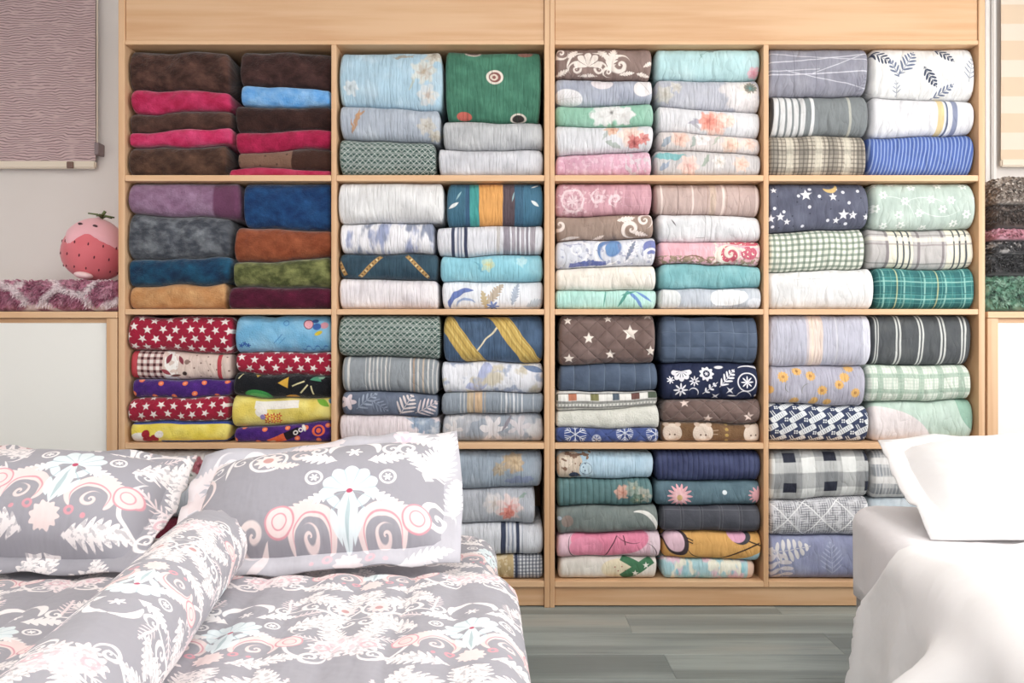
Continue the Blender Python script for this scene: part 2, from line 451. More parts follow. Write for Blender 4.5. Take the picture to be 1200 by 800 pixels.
# ------------------------------------------------------------------ folded bedding on the shelves
def fold_section(h, nd, depth, n=18):
    """closed cross-section (y, z about the middle), from back-bottom round the front nose to back-top"""
    e = 2 / 2.5
    pts = [(depth - 0.012, -h * 0.82), (depth - 0.03, -h), (depth * 0.55, -h), (nd + (depth - nd) * 0.2, -h)]
    for i in range(n + 1):
        a = -PI / 2 + PI * i / n
        c, s_ = max(math.cos(a), 0.0), math.sin(a)
        pts.append((nd - nd * c ** e, h * math.copysign(abs(s_) ** e, s_)))
    pts += [(nd + (depth - nd) * 0.2, h), (depth * 0.55, h), (depth - 0.03, h), (depth - 0.012, h * 0.82)]
    return pts
class Fold:
    """A folded blanket: rounded front fold, soft ends; zt/zb give its top and underside along s in 0..1"""
    def __init__(s, x0, x1, yf, zt, zb, style, seed, depth=0.38):
        s.x0, s.x1, s.yf, s.zt, s.zb, s.style, s.seed, s.depth = x0, x1, yf, zt, zb, style, seed, depth
        rr = random.Random(seed); s.el, s.er = rr.uniform(0.010, 0.022), rr.uniform(0.010, 0.022)
        s.sl, s.sr = rr.uniform(-0.007, 0.007), rr.uniform(-0.007, 0.007)
    def row(s, u, infl=0.0):
        W = s.x1 - s.x0; x = s.x0 + W * u
        t, b = s.zt(x), s.zb(x); h = (t - b) / 2; c = (t + b) / 2
        dl, dr = u * W, (1 - u) * W; g = 1.0
        for dd, re in ((dl, s.el), (dr, s.er)):
            if dd < re: g *= 0.5 + 0.5 * math.sqrt(max(0.0, 1 - (1 - dd / re) ** 2))
        nd = min(0.9 * h, 0.05)
        out, uv = [], []
        arcl = 0; prev = None; acc = []
        sec = fold_section(h * (0.35 + 0.65 * g) - infl * 0.2, nd + infl, s.depth)
        k = s.style[0]; plush = k == 'p'
        for (y, z) in sec:
            if prev: arcl += math.hypot(y - prev[0], z - prev[1])
            prev = (y, z); acc.append(arcl)
        mid = acc[len(acc) // 2]
        for (y, z), a in zip(sec, acc):
            q = max(0.0, 1 - y / (nd + 0.05))
            big = noise.noise(Vector((x * 8, (c + z) * 9, s.seed * 1.7))) * (0.011 if plush else 0.010)
            fine = noise.noise(Vector((x * 26, (c + z) * (22 if plush else 7), s.seed * 2.3))) * (0.006 if plush else 0.0035)
            gath = noise.noise(Vector((x * 75, (c + z) * 12, s.seed))) * (0.0016 if k in 'qc' else 0.0006)
            yy = y - infl - (big + fine + gath) * q + (1 - g) * 0.03
            skew = (s.sl * (1 - u) + s.sr * u) * (z / max(h, 0.01)) if (dl < 0.03 or dr < 0.03) else 0.0
            out.append(Vector((x + skew * 0.55, s.yf + yy, c + z)))
            uv.append(((x - s.x0) / S, (a - mid) / S))
        return out, uv
    def build(s, name, mat, parent=None, u0=0.0, u1=1.0, infl=0.0, nx=46):
        vs_, fs, uvs = [], [], []
        us = []
        for i in range(nx + 1):
            t = i / nx
            if u0 == 0.0 and u1 == 1.0: t = 0.55 * t + 0.45 * (0.5 - 0.5 * math.cos(PI * t))
            us.append(u0 + (u1 - u0) * t)
        n = 0
        for u in us:
            o, uv = s.row(u, infl); n = len(o); vs_ += o; uvs += uv
        for i in range(nx):
            for j in range(n - 1):
                a = i * n + j; fs.append((a, a + n, a + n + 1, a + 1))
            a = i * n; fs.append((a + n - 1, a + 2 * n - 1, a + n, a))
        capd = 0.001 if infl == 0 else 0.0
        r0 = list(range(n))[::-1]; r1 = list(range(nx * n, nx * n + n))
        fan_cap(vs_, fs, r0[::-1], Vector((-capd, 0, 0))); uvs.append((0, 0))
        fan_cap(vs_, fs, r1[::-1], Vector((capd, 0, 0))); uvs.append(((s.x1 - s.x0) / S, 0))
        org = Vector(((s.x0 + s.x1) / 2, s.yf + s.depth / 2, min(v.z for v in vs_)))
        if parent: org = Vector(parent.location)
        return mobj(name, [v - org for v in vs_], fs, mat, parent, (0, 0, 0) if parent else org, uvs=uvs)

ALLF = []
CEIL = {205: 52, 362: 212, 519: 368.5, 681: 526}
def surf(it, cv, eps, top, low=0.0):
    tl, tr, amp, sd = cv; a0, a1 = X(it['x0']), X(it['x1'])
    def f(xw):
        k = min(max((xw - a0) / (a1 - a0), 0.0), 1.0)
        v = tl + (tr - tl) * k + amp * 1.6 * noise.noise(Vector((xw * 9, sd, 0.3)))
        z = Z(v, D + 0.045)                     # the crease between two folds lies behind their fronts
        return max(min(z, top), low) + eps
    return f
def pile(side, col, floor_y, items, other=None):
    """items top -> bottom: dict(x0,x1,tl,tr,st,nm,lb,fn[,parts]) in photo px"""
    lo, hi = COLS[col]
    n = len(items)
    curves = []
    for i, it in enumerate(items):
        sd = random.random() * 100; st = it['st'][0]
        amp = (2.5 if st == 'p' else 1.5)
        curves.append((it['tl'], it['tr'], amp, sd))
    recs = []
    for i, it in enumerate(items):
        yf = D + 0.006 + random.random() * 0.016
        if it.get('yf') is not None: yf = D + it['yf']
        x0 = max(X(it['x0'], yf), X(lo) + 0.0045); x1 = min(X(it['x1'], yf), X(hi) - 0.0045)
        lw = Z(floor_y) + 0.012 * (n - i)
        zt = surf(items[i], curves[i], -0.0006, Z(CEIL[floor_y]) - 0.0012, lw)
        if i == n - 1: zb = (lambda xw, zf=Z(floor_y) + 0.0008: zf)
        else: zb = surf(items[i + 1], curves[i + 1], 0.0004, 9.0, Z(floor_y) + 0.012 * (n - i - 1))      # lies on the one below
        recs.append([x0, x1, yf, zt, zb, it])
    return recs
def settle(L, R):
    """neighbouring stacks never run into each other"""
    for a in L:
        for b in R:
            az0, az1 = a[4](a[1]), a[3](a[1]); bz0, bz1 = b[4](b[0]), b[3](b[0])
            if min(az1, bz1) - max(az0, bz0) > 0.004 and a[1] + 0.012 > b[0]:
                mid = (a[1] + b[0]) / 2; a[1] = min(a[1], mid - 0.006); b[0] = max(b[0], mid + 0.006)
def emit(recs):
    for x0, x1, yf, zt, zb, it in recs:
        seed = len(ALLF) + 1
        f = Fold(x0, x1, yf, zt, zb, it['st'], seed)
        mat = cloth(it['nm'] + '_fabric', it['st'], it['fn'])
        o = f.build(it['nm'], mat); ALLF.append(o)
        cat = 'quilt' if 'quilt' in it['nm'] else ('duvet cover' if 'duvet' in it['nm'] else 'blanket')
        tag(o, it['lb'], cat, 'folded ' + cat + 's on the display shelves')
        for (pn, u0, u1, col) in it.get('parts', ()):
            f.build(pn, cloth(pn + '_fabric', 'c', lambda p, col=col: p.lay(col)), o, u0, u1, 0.0016, nx=5)
def I(x0, x1, tl, tr, st, lb, fn, parts=(), yf=None):
    nm = {'p': 'folded_blanket', 'q': 'folded_quilt', 'h': 'folded_quilt', 'd': 'folded_quilt', 'g': 'folded_quilt', 'c': 'folded_duvet_cover'}[st[0]]
    return dict(x0=x0, x1=x1, tl=tl, tr=tr, st=st, nm=nm, lb=lb, fn=fn, parts=parts, yf=yf)

# --- pattern recipes -------------------------------------------------------
def PL(a, b, f=0.045, lo=0.38, hi=0.7):
    return lambda p: cmix(a, b, p.th(p.nz(f, 3.0), lo - 0.05, hi + 0.05) * 0.6 + p.th(p.nz(f * 4, 3.0, sx=0.6, seed=9), 0.35, 0.75) * 0.3)
def PLAIN(a, b=None, f=0.03):
    return lambda p: cmix(a, b or a, p.th(p.nz(f, 2.0), 0.35, 0.7))
def STARS(base, col, cell=17, R=5.2):
    return lambda p: p.lay(base, (p.lat(cell, cell * 0.72, 0.25).st(0, 0, R), col))
def PLAID(base, *bands):
    """bands: (axis, period, offset, width, colour, strength)"""
    def f(p):
        c = base
        for ax, per, off, w, col, al in bands:
            k = p.pv(per, off, w) if ax == 'v' else p.ph(per, off, w)
            c = cmix(c, col, k * al)
        return c
    return f
def STRIPES(base, *bands):
    def f(p):
        c = base
        for a, b, col in bands: c = cmix(c, col, p.vs((a, b)))
        return c
    return f
def TRELLIS(base, line, per=7.2):
    def f(p):
        u = mm('PINGPONG', p.x, per / 2); v = mm('PINGPONG', p.y, per / 2)
        e = u + v; e = mn(e, per - e)                          # L1 distance to the nearest diamond centre
        k = p.m(per * 0.445 - e, 0.7) * p.th(p.nz(0.25, 1.0), 0.15, 0.4)
        k2 = p.m(mm('ABSOLUTE', e - per * 0.2) - per * 0.04, 0.6) * p.m(mm('SINE', p.y * (2 * PI / per)), 0.8)
        return p.lay(base, (k, line), (k2 * 0.9, line))
    return f
def blossom(p, cx, cy, R, petal, mid, core, n=6, rot=0):
    """list of layers for one flower head"""
    q = P(p.x, p.y, R * 0.22)
    return [(q.fl(cx, cy, R * 1.05, n, 0.14, rot) * 0.92, petal), (q.fl(cx + R * .1, cy - R * .05, R * 0.66, n, 0.25, rot + 30) * 0.75, mid), (P(p.x, p.y, R * .12).fl(cx, cy, R * .4, n, .3, rot) * .5, petal), (q.dot(cx, cy, R * 0.2) * .8, core)]
def FLORAL(base, *fl, leaves=(), mott=None):
    """fl: (cx,cy,R,petal,mid,core[,n]); leaves: (cx,cy,L,W,rot,col)"""
    def f(p):
        q = p.warp(3.0, 0.14, 4)
        c = base
        if mott: c = cmix(c, mott, p.th(p.nz(0.03, 3.0), 0.45, 0.7))
        for (cx, cy, L, W, rot, col) in leaves: c = cmix(c, col, q.leaf(cx, cy, L, W, rot) * 0.85)
        for a in fl:
            for k, col in blossom(q, *a): c = cmix(c, col, k)
        return c
    return f
def SCROLL(base, col, per=46, rowh=34, ox=0.0, oy=0.0, extra=None, dens=True):
    """baroque scrolls: shell fan between mirrored spirals and acanthus leaves"""
    def f(p):
        q = p.at(ox, oy).warp(0.8, 0.2, 2)
        t = q.lat(per, rowh, None, 0.5).mir()
        h = per / 2
        k = p.any(t.fan(0, -1, rowh * 0.30, 9, 0.25, 95), t.spi(h * 0.48, -rowh * 0.14, h * 0.30, 1.7, 0.17, 1), t.acan(h * 0.72, rowh * 0.20, h * 0.42, rowh * 0.17, 3.2, 35),
                  t.spi(h * 0.82, -rowh * 0.30, h * 0.22, 1.5, 0.18, -1), t.arc(0, -rowh * 0.1, rowh * 0.42, 1.1, 90, 70))
        if dens: k = mx(k, t.acan(h * 0.3, -rowh * 0.38, h * 0.3, rowh * 0.1, 2.6, 10))
        k = k * mm('SUBTRACT', 1.0, t.rays(0, -1, 9, 0.16) * t.dot(0, -1, rowh * 0.26))
        c = cmix(base, col, k)
        if extra: c = cmix(c, extra, p.th(p.nz(0.02, 2.0), 0.5, 0.65) * 0.5)
        return c
    return f
def MARBLE(base, *cols, f=0.028):
    def g(p):
        c = base; q = p.warp(5, 0.04, 3)
        for i, col in enumerate(cols): c = cmix(c, col, p.th(q.nz(f * (1 + 0.35 * i), 3.0, seed=3 * i + 2), 0.5, 0.6))
        return c
    return g
def BIGLEAF(base, col, specs, col2=None):
    def f(p):
        c = base
        for i, (cx, cy, L, W, pt, rot) in enumerate(specs): c = cmix(c, (col2 or col) if i % 2 else col, p.frond(cx, cy, L, W, pt, rot))
        return c
    return f

# A1 plush throws -----------------------------------------------------------
BR, BRL, CR, CRL = '33201b', '6d4c42', 'a80f42', 'd83a70'
A1L = [
 I(148, 267, 60, 61, 'p', 'thick dark brown plush blanket resting on a crimson one', PL(BR, BRL)),
 I(152, 268, 108, 108, 'p', 'crimson plush blanket under the thick dark brown blanket', PL(CR, CRL)),
 I(148, 272, 135, 130, 'p', 'thin dark brown plush blanket sandwiched between two crimson blankets', PL('3a251f', '6a4a3f')),
 I(150, 272, 158, 149, 'p', 'bright raspberry plush blanket resting on the lowest brown blanket', PL('bb1650', 'e04c80')),
 I(143, 272, 172, 172, 'p', 'brown plush blanket lowest in the pile of brown and crimson plush', PL('38241c', '6f5040')),
]
A1R = [
 I(280, 389, 61, 61, 'p', 'dark brown plush blanket lying on the sky blue plush', PL('2e1c1a', '5a3c38')),
 I(281, 389, 103, 106, 'p', 'sky blue plush blanket between dark brown ones', PL('5b9fe0', '9fcdf5')),
 I(272, 389, 127, 126, 'p', 'very dark brown plush blanket under the sky blue one', PL('2a1715', '4a302a')),
 I(274, 388, 156, 154, 'p', 'deep red plush blanket on top of a two-tone brown one', PL('950a3a', 'c62459')),
 I(278, 389, 181, 174, 'p', 'two-tone tan and dark brown plush blanket under the deep red one', lambda p: p.lay(PL('7a5a4a', '8d6c5a')(p), (p.vs((64, 200)), '40271f'), (p.lat(22, 12, 0.4).dot(0, 0, 1.2), '4a3026'))),
 I(259, 388, 197, 199, 'p', 'thin crimson fold at the very bottom beneath the two-tone brown blanket', PL('b01045', 'c94a6a')),
]
A2L = [
 I(149, 280, 213.5, 214, 'p', 'mauve plush blanket with a plum patch on its end', lambda p: p.lay(PL('82607c', 'a98aa6')(p), (p.warp(4, .08).m(100 - p.x, 3), '6b3f5c'))),
 I(147, 270, 252, 256, 'p', 'dark grey plush blanket with silvery nap under the mauve one', PL('3f434c', '8b9096', 0.04, 0.45, 0.68)),
 I(146, 269, 303, 302, 'p', 'deep teal plush blanket resting on the tan one', PL('0f2c4a', '1e5a78')),
 I(148, 266, 336, 331, 'p', 'tan camel plush blanket on the shelf above the red starry blanket', PL('bb8350', 'd9ab78')),
]
A2R = [
 I(283, 391, 214, 213, 'p', 'thick royal navy plush blanket above the rust one', PL('0e2f5c', '22558a')),
 I(270, 389, 266, 271, 'p', 'rust orange plush blanket under the navy one', PL('7d3c22', 'a85e3c')),
 I(272, 394, 307, 301, 'p', 'olive green plush blanket with dark blotches', PL('444a28', '94985e', 0.05, 0.42, 0.66)),
 I(264, 391, 337, 336, 'p', 'burgundy plush blanket under the olive green one', PL('3f0a22', '641a38')),
]
RED, WHT = 'a01536', 'f6ebe8'
def kids_blue(p):
    c = p.lay(PLAIN('6fb0d8', '93c8e6')(p), (p.ring(60, 13, 3, .4), '3f78b8'), (p.any(*[p.fl(8 + 4 * i, -14 + 2 * (i % 2), 3, 5, .3) for i in range(3)]), '2f5ba8'))
    c = p.lay(c, (p.ell(87, 12, 6, 6), '6f3a4c'), (p.ell(87, 12, 5, 5), 'e9a8b4'), (p.ell(106, 10, 5, 4), 'd99aa8'), (p.ell(97, 9, 5, 4), '3b66ad'), (p.ell(99, 1, 5, 2.4, 20), 'd8c03a'), (p.ell(95, 16, 4, 2.5), '2c4c86'))
    return p.lay(c, (p.any(*[p.arc(82 + 5 * i, -17, 2.5, .7, 90 if i % 2 else -90, 90) for i in range(6)]), '2b62b0'), (p.ln(46, -10, 56, 0, .5), '4b86bd'), (p.ln(52, -11, 60, -4, .4), '4b86bd'))
def gingham_kid(p):
    c = p.lay('f3e6e0', (p.pv(7.6, 0, 3.4) * 0.75, 'a86a66'), (p.ph(7.6, 0, 3.4) * 0.75, '9a5a58'), (p.pv(7.6, 0, 3.4) * p.ph(7.6, 0, 3.4), '4d2226'))
    c = p.lay(c, (p.vs((40, 200)), 'dcc4b8'), (p.vs((42, 58)) * p.th(p.nz(.12, 2), .42, .5), 'f5efe9'), (p.leaf(47, 8, 7, 2.8, 70), '8a2338'), (p.leaf(44, -8, 6, 2.6, -30), '9a2a3c'), (p.leaf(61, 7, 6, 2.4, 120), '8a2338'), (p.leaf(55, -12, 7, 2, 10), '7b4a44'))
    return p.lay(c, (p.dot(68, 5, 3), '8f7268'), (p.dot(66, -9, 2.6), '473330'), (p.lat(13, 9, .5).dot(0, 0, .9) * p.vs((70, 200)), '7b564e'))
def purple_halloween(p, s=1.0):
    q = p.lat(24, 17, 0.3)
    return p.lay(PL('3c1a6a', '5a2c8c')(p), (q.dot(0, 0, 3.1), 'f0784a'), (q.dot(0, 0, 1.2), 'f6a583'))
def black_party(p):
    c = p.lay('16181d', (p.tri(61, 5, 8, 180), 'd9a93c'), (p.ell(30, -13, 16, 9), '3c9a4c'), (p.ell(30, -13, 11, 5), '62b560'), (p.tri(98, 12, 8, 200), '4f9a78'), (p.ell(104, 13, 4, 3), '8fb8a0'), (p.ell(70, -14, 8, 3), 'd99c3c'))
    c = p.lay(c, (p.any(p.ln(70, 0, 84, 7, .8), p.ln(80, -8, 88, 3, .8), p.ln(95, -9, 92, 2, .8), p.ln(6, 6, 11, 14, .7)), 'd8cfa0'), (p.tri(28, 15, 4, -90), 'd4b24a'))
    return c
def yellow_kid(p):
    c = p.lay(PLAIN('e6cf5e', 'f2e488')(p), (p.vs((28, 80)) * p.hs((4, 14)), 'f7f2ea'), (p.ell(36, 1, 7, 6), 'f7f2ea'), (p.any(*[p.fl(43 + 7 * (i % 3), -4 - 6 * (i // 3), 4, 5, .3) for i in range(6)]), 'd95a34'), (p.any(*[p.dot(43 + 7 * (i % 3), -4 - 6 * (i // 3), 1.2) for i in range(6)]), 'f4d24c'), (p.ell(38, -5, 3, 3), '9b8cc4'))
    return p.lay(c, (p.leaf(108, 9, 10, 4, -35), '7fb83c'), (p.ell(120, 12, 5, 6), '4f93b8'))
def orange_bottle(p):
    c = purple_halloween(p)
    return p.lay(c, (p.at(58, -4, 22).vs((-20, 2)) * p.at(58, -4, 22).hs((-5, 5)), 'dd6238'), (p.at(58, -4, 22).vs((2, 20)) * p.at(58, -4, 22).hs((-5, 5)), '1d1520'), (p.ring(72, 1, 2.2, .7), 'f2ece8'), (p.ring(78, 4, 2.2, .7), 'f2ece8'), (p.ell(82, 7, 2, 5, 20), 'f2ece8'), (p.ell(44, -10, 4, 2, 20), 'ebd7c8'), (p.ell(100, 2, 8, 7), 'e8643c'), (p.ring(100, 2, 4, 1), '3c1a6a'))
A3L = [
 I(147, 273, 370, 370, 'p', 'thick red fleece blanket with white stars below the tan plush', STARS('a01536', WHT, 16, 5.0)),
 I(148, 274, 410, 414, 'c', 'brown gingham blanket with bright red bound ends', gingham_kid, parts=(('red_binding', 0.015, 0.075, 'c2132f'), ('red_binding', 0.875, 0.915, 'c2132f'))),
 I(154, 269, 444, 445, 'p', 'purple fleece blanket with orange spots under the gingham one', purple_halloween),
 I(148, 267, 467, 465, 'p', 'red starry fleece blanket between the purple and the yellow ones', STARS('a01536', WHT, 15.5, 4.7)),
 I(152, 267, 492, 494, 'p', 'yellow plush blanket edged in royal blue on the shelf below red stars', lambda p: p.lay(PLAIN('ecd64f', 'f4e57c')(p), (p.hs((10, 40)), '2b4ba6'), (p.hs((-40, -11)) * p.vs((36, 200)), '2b4ba6'), (p.ell(12, -8, 12, 8), 'f2ece6'), (p.any(p.ell(19, -2, 5, 5), p.ell(29, -8, 5, 5), p.ell(21, -9, 6, 5)), 'a51c2e'), (p.ell(35, -3, 5, 4), 'f0e8e2'))),
]
A3R = [
 I(272, 389, 370, 370, 'p', 'light blue plush blanket with a childish print', kids_blue),
 I(274, 389, 411, 412, 'p', 'red starry fleece blanket between the light blue and the black ones', STARS('a01536', WHT, 15.5, 4.7)),
 I(270, 389, 438, 440, 'p', 'black fleece blanket printed with yellow triangles and green blobs', black_party),
 I(268, 389, 463, 466, 'p', 'soft yellow plush blanket with white patch and orange flowers', yellow_kid),
 I(274, 387, 499, 492, 'p', 'purple fleece blanket with an orange bottle print under the soft yellow one', orange_bottle),
]
def roses_red(p): return FLORAL('ece6e4', (20, 2, 13, '8e1f34', 'b8405a', '5c0f20', 7), (52, -4, 11, '9a2740', 'c05068', '5c0f20', 7), (84, 3, 12, 'a02c44', 'c96078', '5c0f20', 7), leaves=((35, 6, 8, 2, 30, '6d7f68'), (70, -6, 8, 2, -20, '6d7f68')))(p)
A4L = [
 I(150, 268, 529, 529, 'q', 'white quilt with red roses just above the grey pillows', roses_red),
 I(149, 268, 568, 568, 'q', 'grey quilt below the red rose quilt', PLAIN('a3a9b4', 'bcc2ca')),
 I(150, 267, 606, 606, 'p', 'maroon plush blanket below the grey quilt', PL('5a1428', '7c2a40')),
 I(148, 268, 643, 643, 'q', 'pale blue quilt at the foot of the pile behind the bed', PLAIN('9fbcd0', 'b9d0de')),
]
A4R = [
 I(273, 388, 530, 530, 'q', 'dark red quilt behind the shell patterned pillow', PLAIN('8a1c30', 'a03348')),
 I(272, 387, 570, 570, 'q', 'lilac quilt behind the shell patterned pillow', PLAIN('a79cbc', 'bdb3cd')),
 I(274, 388, 610, 610, 'q', 'white quilt behind the shell patterned pillow', PLAIN('e2e0e0', 'f0eeee')),
 I(272, 388, 645, 645, 'q', 'navy quilt behind the shell patterned pillow', PLAIN('2c3c5c', '3d4f70')),
]
def mono(p):
    c = PLAIN('2f7259', '3d8468', .05)(p)
    c = p.lay(c, (p.ell(58, 10, 10, 8.4), 'ece0d2'), (p.ell(58, 10, 7, 6), '8a4c44'), (p.ell(57, 10, 4.6, 3.8), 'e8d6c4'), (p.ell(57, 10, 2, 2), '8a4c44'), (p.ell(32, 42, 10, 6), 'cfc2b8'), (p.ell(32, 42, 7, 4), '5a4038'), (p.ell(94, 40, 9, 5), '8a5a4e'))
    return p.lay(c, (p.ell(22, -38, 9, 6), 'c8503c'), (p.ell(86, -40, 9.5, 7), 'e2d6c8'), (p.ell(86, -40, 7, 5), '3a3230'), (p.vs((25, 26.2), (54, 55), (84, 85)) * .35, '1d5a45'))
B1L = [
 I(397, 520, 62, 62, 'q30', 'thick powder blue quilt with cream flowers next to the green quilt', FLORAL('a6cade', (100, 10, 15, 'd8dcd6', 'c8beb2', 'b09a80', 7), (112, 30, 13, 'd2cfc4', 'b8ae9e', '8f8070', 7), (104, -18, 13, 'd6dde0', 'e6e0d6', 'c0a898', 6), (14, -12, 9, 'd9e4ea', 'c6d6de', 'a8b8c0', 6), leaves=((76, 27, 14, 2.4, 10, 'a8a090'), (86, -4, 10, 2, 70, 'b9c4bc')), mott='b9d6e6')),
 I(398, 516, 126, 130, 'q26', 'grey blue quilt with a rusty orange leaf spray under the powder blue one', FLORAL('a9b3c2', (102, -2, 11, 'c6c3bc', 'b4aea4', '9a8f80', 6), (112, -14, 8, 'c9c4b8', 'b0a898', '9a8f80'), leaves=((20, 2, 15, 1.8, 78, 'b98348'), (24, 10, 8, 1.5, 40, 'c08a50'), (15, -6, 9, 1.5, 100, 'b98348')), mott='bcc6d2')),
 I(397, 515, 165, 169, 'c', 'dark green duvet cover with white ogee lattice beside the thin silver quilt', TRELLIS('33524c', 'e6ece6', 7.0), yf=0.004),
]
B1R = [
 I(520, 634, 61, 62, 'q34', 'tall emerald green quilt with a round cream monogram', mono),
 I(518, 637, 143, 144, 'q', 'plain silver grey quilt under the emerald green one', PLAIN('b4b6ba', 'c8cacc')),
 I(509, 637, 176, 177, 'q', 'thin whitish silver quilt at the bottom under the plain grey one', PLAIN('c4c5cc', 'dcdce2')),
]
def chains(p):
    c = PLAIN('1d3f52', '2b5062')(p)
    for (x0, y0, x1, y1) in ((24, -14, 50, 13), (106, -14, 80, 13), (0, 4, 8, -12)):
        c = cmix(c, 'b98d42', p.ln(x0, y0, x1, y1, 2.4)); 
        q = p.at((x0 + x1) / 2, (y0 + y1) / 2, math.degrees(math.atan2(y1 - y0, x1 - x0)))
        c = cmix(c, '6d4c22', q.pv(4.5, 0, 1.4) * p.ln(x0, y0, x1, y1, 1.3)); c = cmix(c, 'e0cc94', q.pv(9, 2, 1.6) * p.ln(x0, y0, x1, y1, 1.6))
    return c
def kites(p):
    c = STRIPES('2f6c8a', (0, 22, '2c6680'), (22, 27, '27567a'), (27, 38, '2a9a96'), (38, 66, 'e29a30'), (66, 80, '5a4a52'), (80, 90, '2d5f7d'))(p)
    return p.lay(c, (p.any(p.leaf(8, -2, 7, 2, 35), p.leaf(104, 0, 6, 2, -40), p.leaf(104, 22, 5, 1.2, 20)), 'dfe4e4'), (p.any(p.leaf(14, 10, 6, 1, 60), p.leaf(78, 8, 6, .8, 75)), '8fb8c0'))
B2L = [
 I(391, 523, 214, 214, 'q', 'big plain white quilt next to the teal and orange striped one', PLAIN('dededf', 'ececec'), yf=0.0),
 I(398, 510, 261, 261, 'q', 'white quilt with smoky blue streaks', lambda p: p.lay('ecebf0', (p.th(p.nz(.035, 3, sx=1.8, sy=.7, seed=4), .5, .66), '9aa3c6'), (p.th(p.nz(.03, 3, sx=2, sy=.6, seed=9), .58, .7), '8790a8'), (p.vs((48, 52)) * .6, '8f9cc4'))),
 I(397, 513, 298, 298, 'q', 'dark teal quilt crossed by gold chain straps', chains),
 I(392, 513, 326, 328, 'q24', 'blush white quilt on the shelf under the gold chain quilt', PLAIN('e4dde2', 'f0eaec')),
]
B2R = [
 I(520, 637, 214, 214, 'q', 'peacock teal quilt with broad orange and brown stripes', kites),
 I(510, 638, 267, 264, 'q', 'white quilt with two navy stripes and a taupe striped end', STRIPES('dcdde4', (17, 21, '39415f'), (24, 26, '8a90a8'), (28, 29.2, '6a7290'), (32, 36, '343c5c'), (70, 74, 'c5c0be'), (78, 86, '97909c'), (88, 92, 'a49ca6'), (94, 97, '8d8692'), (99, 103, 'a9a1aa'), (105, 108, '8d8692'), (110, 116, 'a59da6'))),
 I(515, 636, 301, 297, 'q', 'aqua blue quilt with faint yellow blossoms', FLORAL('7fc6d8', (56, 4, 8, 'b8d6c4', 'd2d89c', 'd8c878', 5), (96, 8, 7, 'a8d8e0', 'b8dce0', '9accd8', 5), leaves=((46, 2, 9, 1.4, 130, '58a4bc'),), mott='93d2e0')),
 I(518, 640, 331, 329, 'q', 'white quilt with blue paisley swirls on the shelf under the aqua one', lambda p: p.lay('e8ebf1', (p.warp(3, .06).arc(30, -16, 22, 4, 130, 60), '5872b8'), (p.warp(3, .06).arc(30, -16, 12, 2, 110, 70), '9ab0d8'), (p.warp(2, .1).acan(62, 2, 16, 7, 4, 50), 'bfae9a'), (p.warp(2, .1).acan(50, -6, 12, 5, 4, 100), 'c8b48a'), (p.fl(60, -14, 8, 7, .3), '6c88c8'), (p.warp(2, .1).acan(86, 2, 16, 5, 4, 75), 'a8b4c6'), (p.acan(110, -10, 12, 6, 4, 20), 'c2ccd6'))),
]
def ribbons(p):
    c = PLAIN('34506e', '46668a')(p)
    q = p.warp(1.5, .06)
    c = p.lay(c, (q.ln(34, -19, 66, 16, .9), 'e4d8b4'), (q.arc(40, 2, 30, .8, 60, 40), 'd8c89a'))
    for cx, cy in ((18, 0), (86, -2)):
        c = p.lay(c, (q.at(cx, cy, -55).m(mm('ABSOLUTE', q.at(cx, cy, -55).y) - 10), 'c9a53c'), (q.at(cx, cy, -55).ph(6.5, 2, 1.5) * q.at(cx, cy, -55).m(mm('ABSOLUTE', q.at(cx, cy, -55).y) - 9) * .6, '9a7a24'), (q.at(cx, cy, -55).ph(9, -2, 1.5) * q.at(cx, cy, -55).m(mm('ABSOLUTE', q.at(cx, cy, -55).y) - 9) * .6, 'e0c668'))
    return c
B3L = [
 I(392, 517, 369, 369, 'c', 'thick dark green duvet cover with white ogee lattice beside the yellow ribbon quilt', TRELLIS('36564e', 'e6ece6', 7.4), yf=0.002),
 I(400, 516, 416, 421, 'c', 'grey plaid duvet cover with groups of pale fine stripes', STRIPES('8f969c', (2, 3, 'c8c8c6'), (7, 9.5, 'd0cdc8'), (28, 29, 'c9c9c8'), (32, 34, 'd3d1ce'), (36.5, 38, 'c9c9c8'), (41, 43, 'd3d1ce'), (46, 47.5, 'c9c9c8'), (51, 53, 'd3d1ce'), (56, 57, 'c9c9c8'), (80, 82, 'd3d1ce'), (84, 86, 'b89c84'), (89, 91, 'd0ccc6'), (95, 97, 'c9b7a4'), (101, 103, 'd3d1ce'), (107, 108.5, 'c9c9c8'), (112, 113, 'd3d1ce'))),
 I(400, 514, 458, 461, 'c', 'slate blue duvet cover with blush palm leaves', lambda p: p.lay(PLAIN('5f6a80', '727c90')(p), (p.frond(76, 0, 16, 12, 6.2, 60, .3), 'e2d5d4'), (p.frond(100, -2, 16, 12, 6, 30, .28), 'd9c9cc'), (p.frond(30, 4, 16, 9, 6, 40, .25), '97a3b6'), (p.frond(45, -2, 12, 8, 5, -30, .22), '8c98ae'), (p.fl(8, 2, 10, 5, .25), 'dccbd0'))),
 I(397, 516, 485, 488, 'q22', 'pale pink quilt with a blue flower corner', FLORAL('e4d6da', (98, 10, 14, '7f98b4', 'a8b8cc', 'c6d0da', 7), (112, 0, 13, '8c9cb0', 'b4bcc8', 'd8d8dc', 7), leaves=((88, 10, 12, 2.5, 150, '9aaec4'), (110, -10, 12, 2.5, 120, '6f8296')), mott='eee4e6')),
]
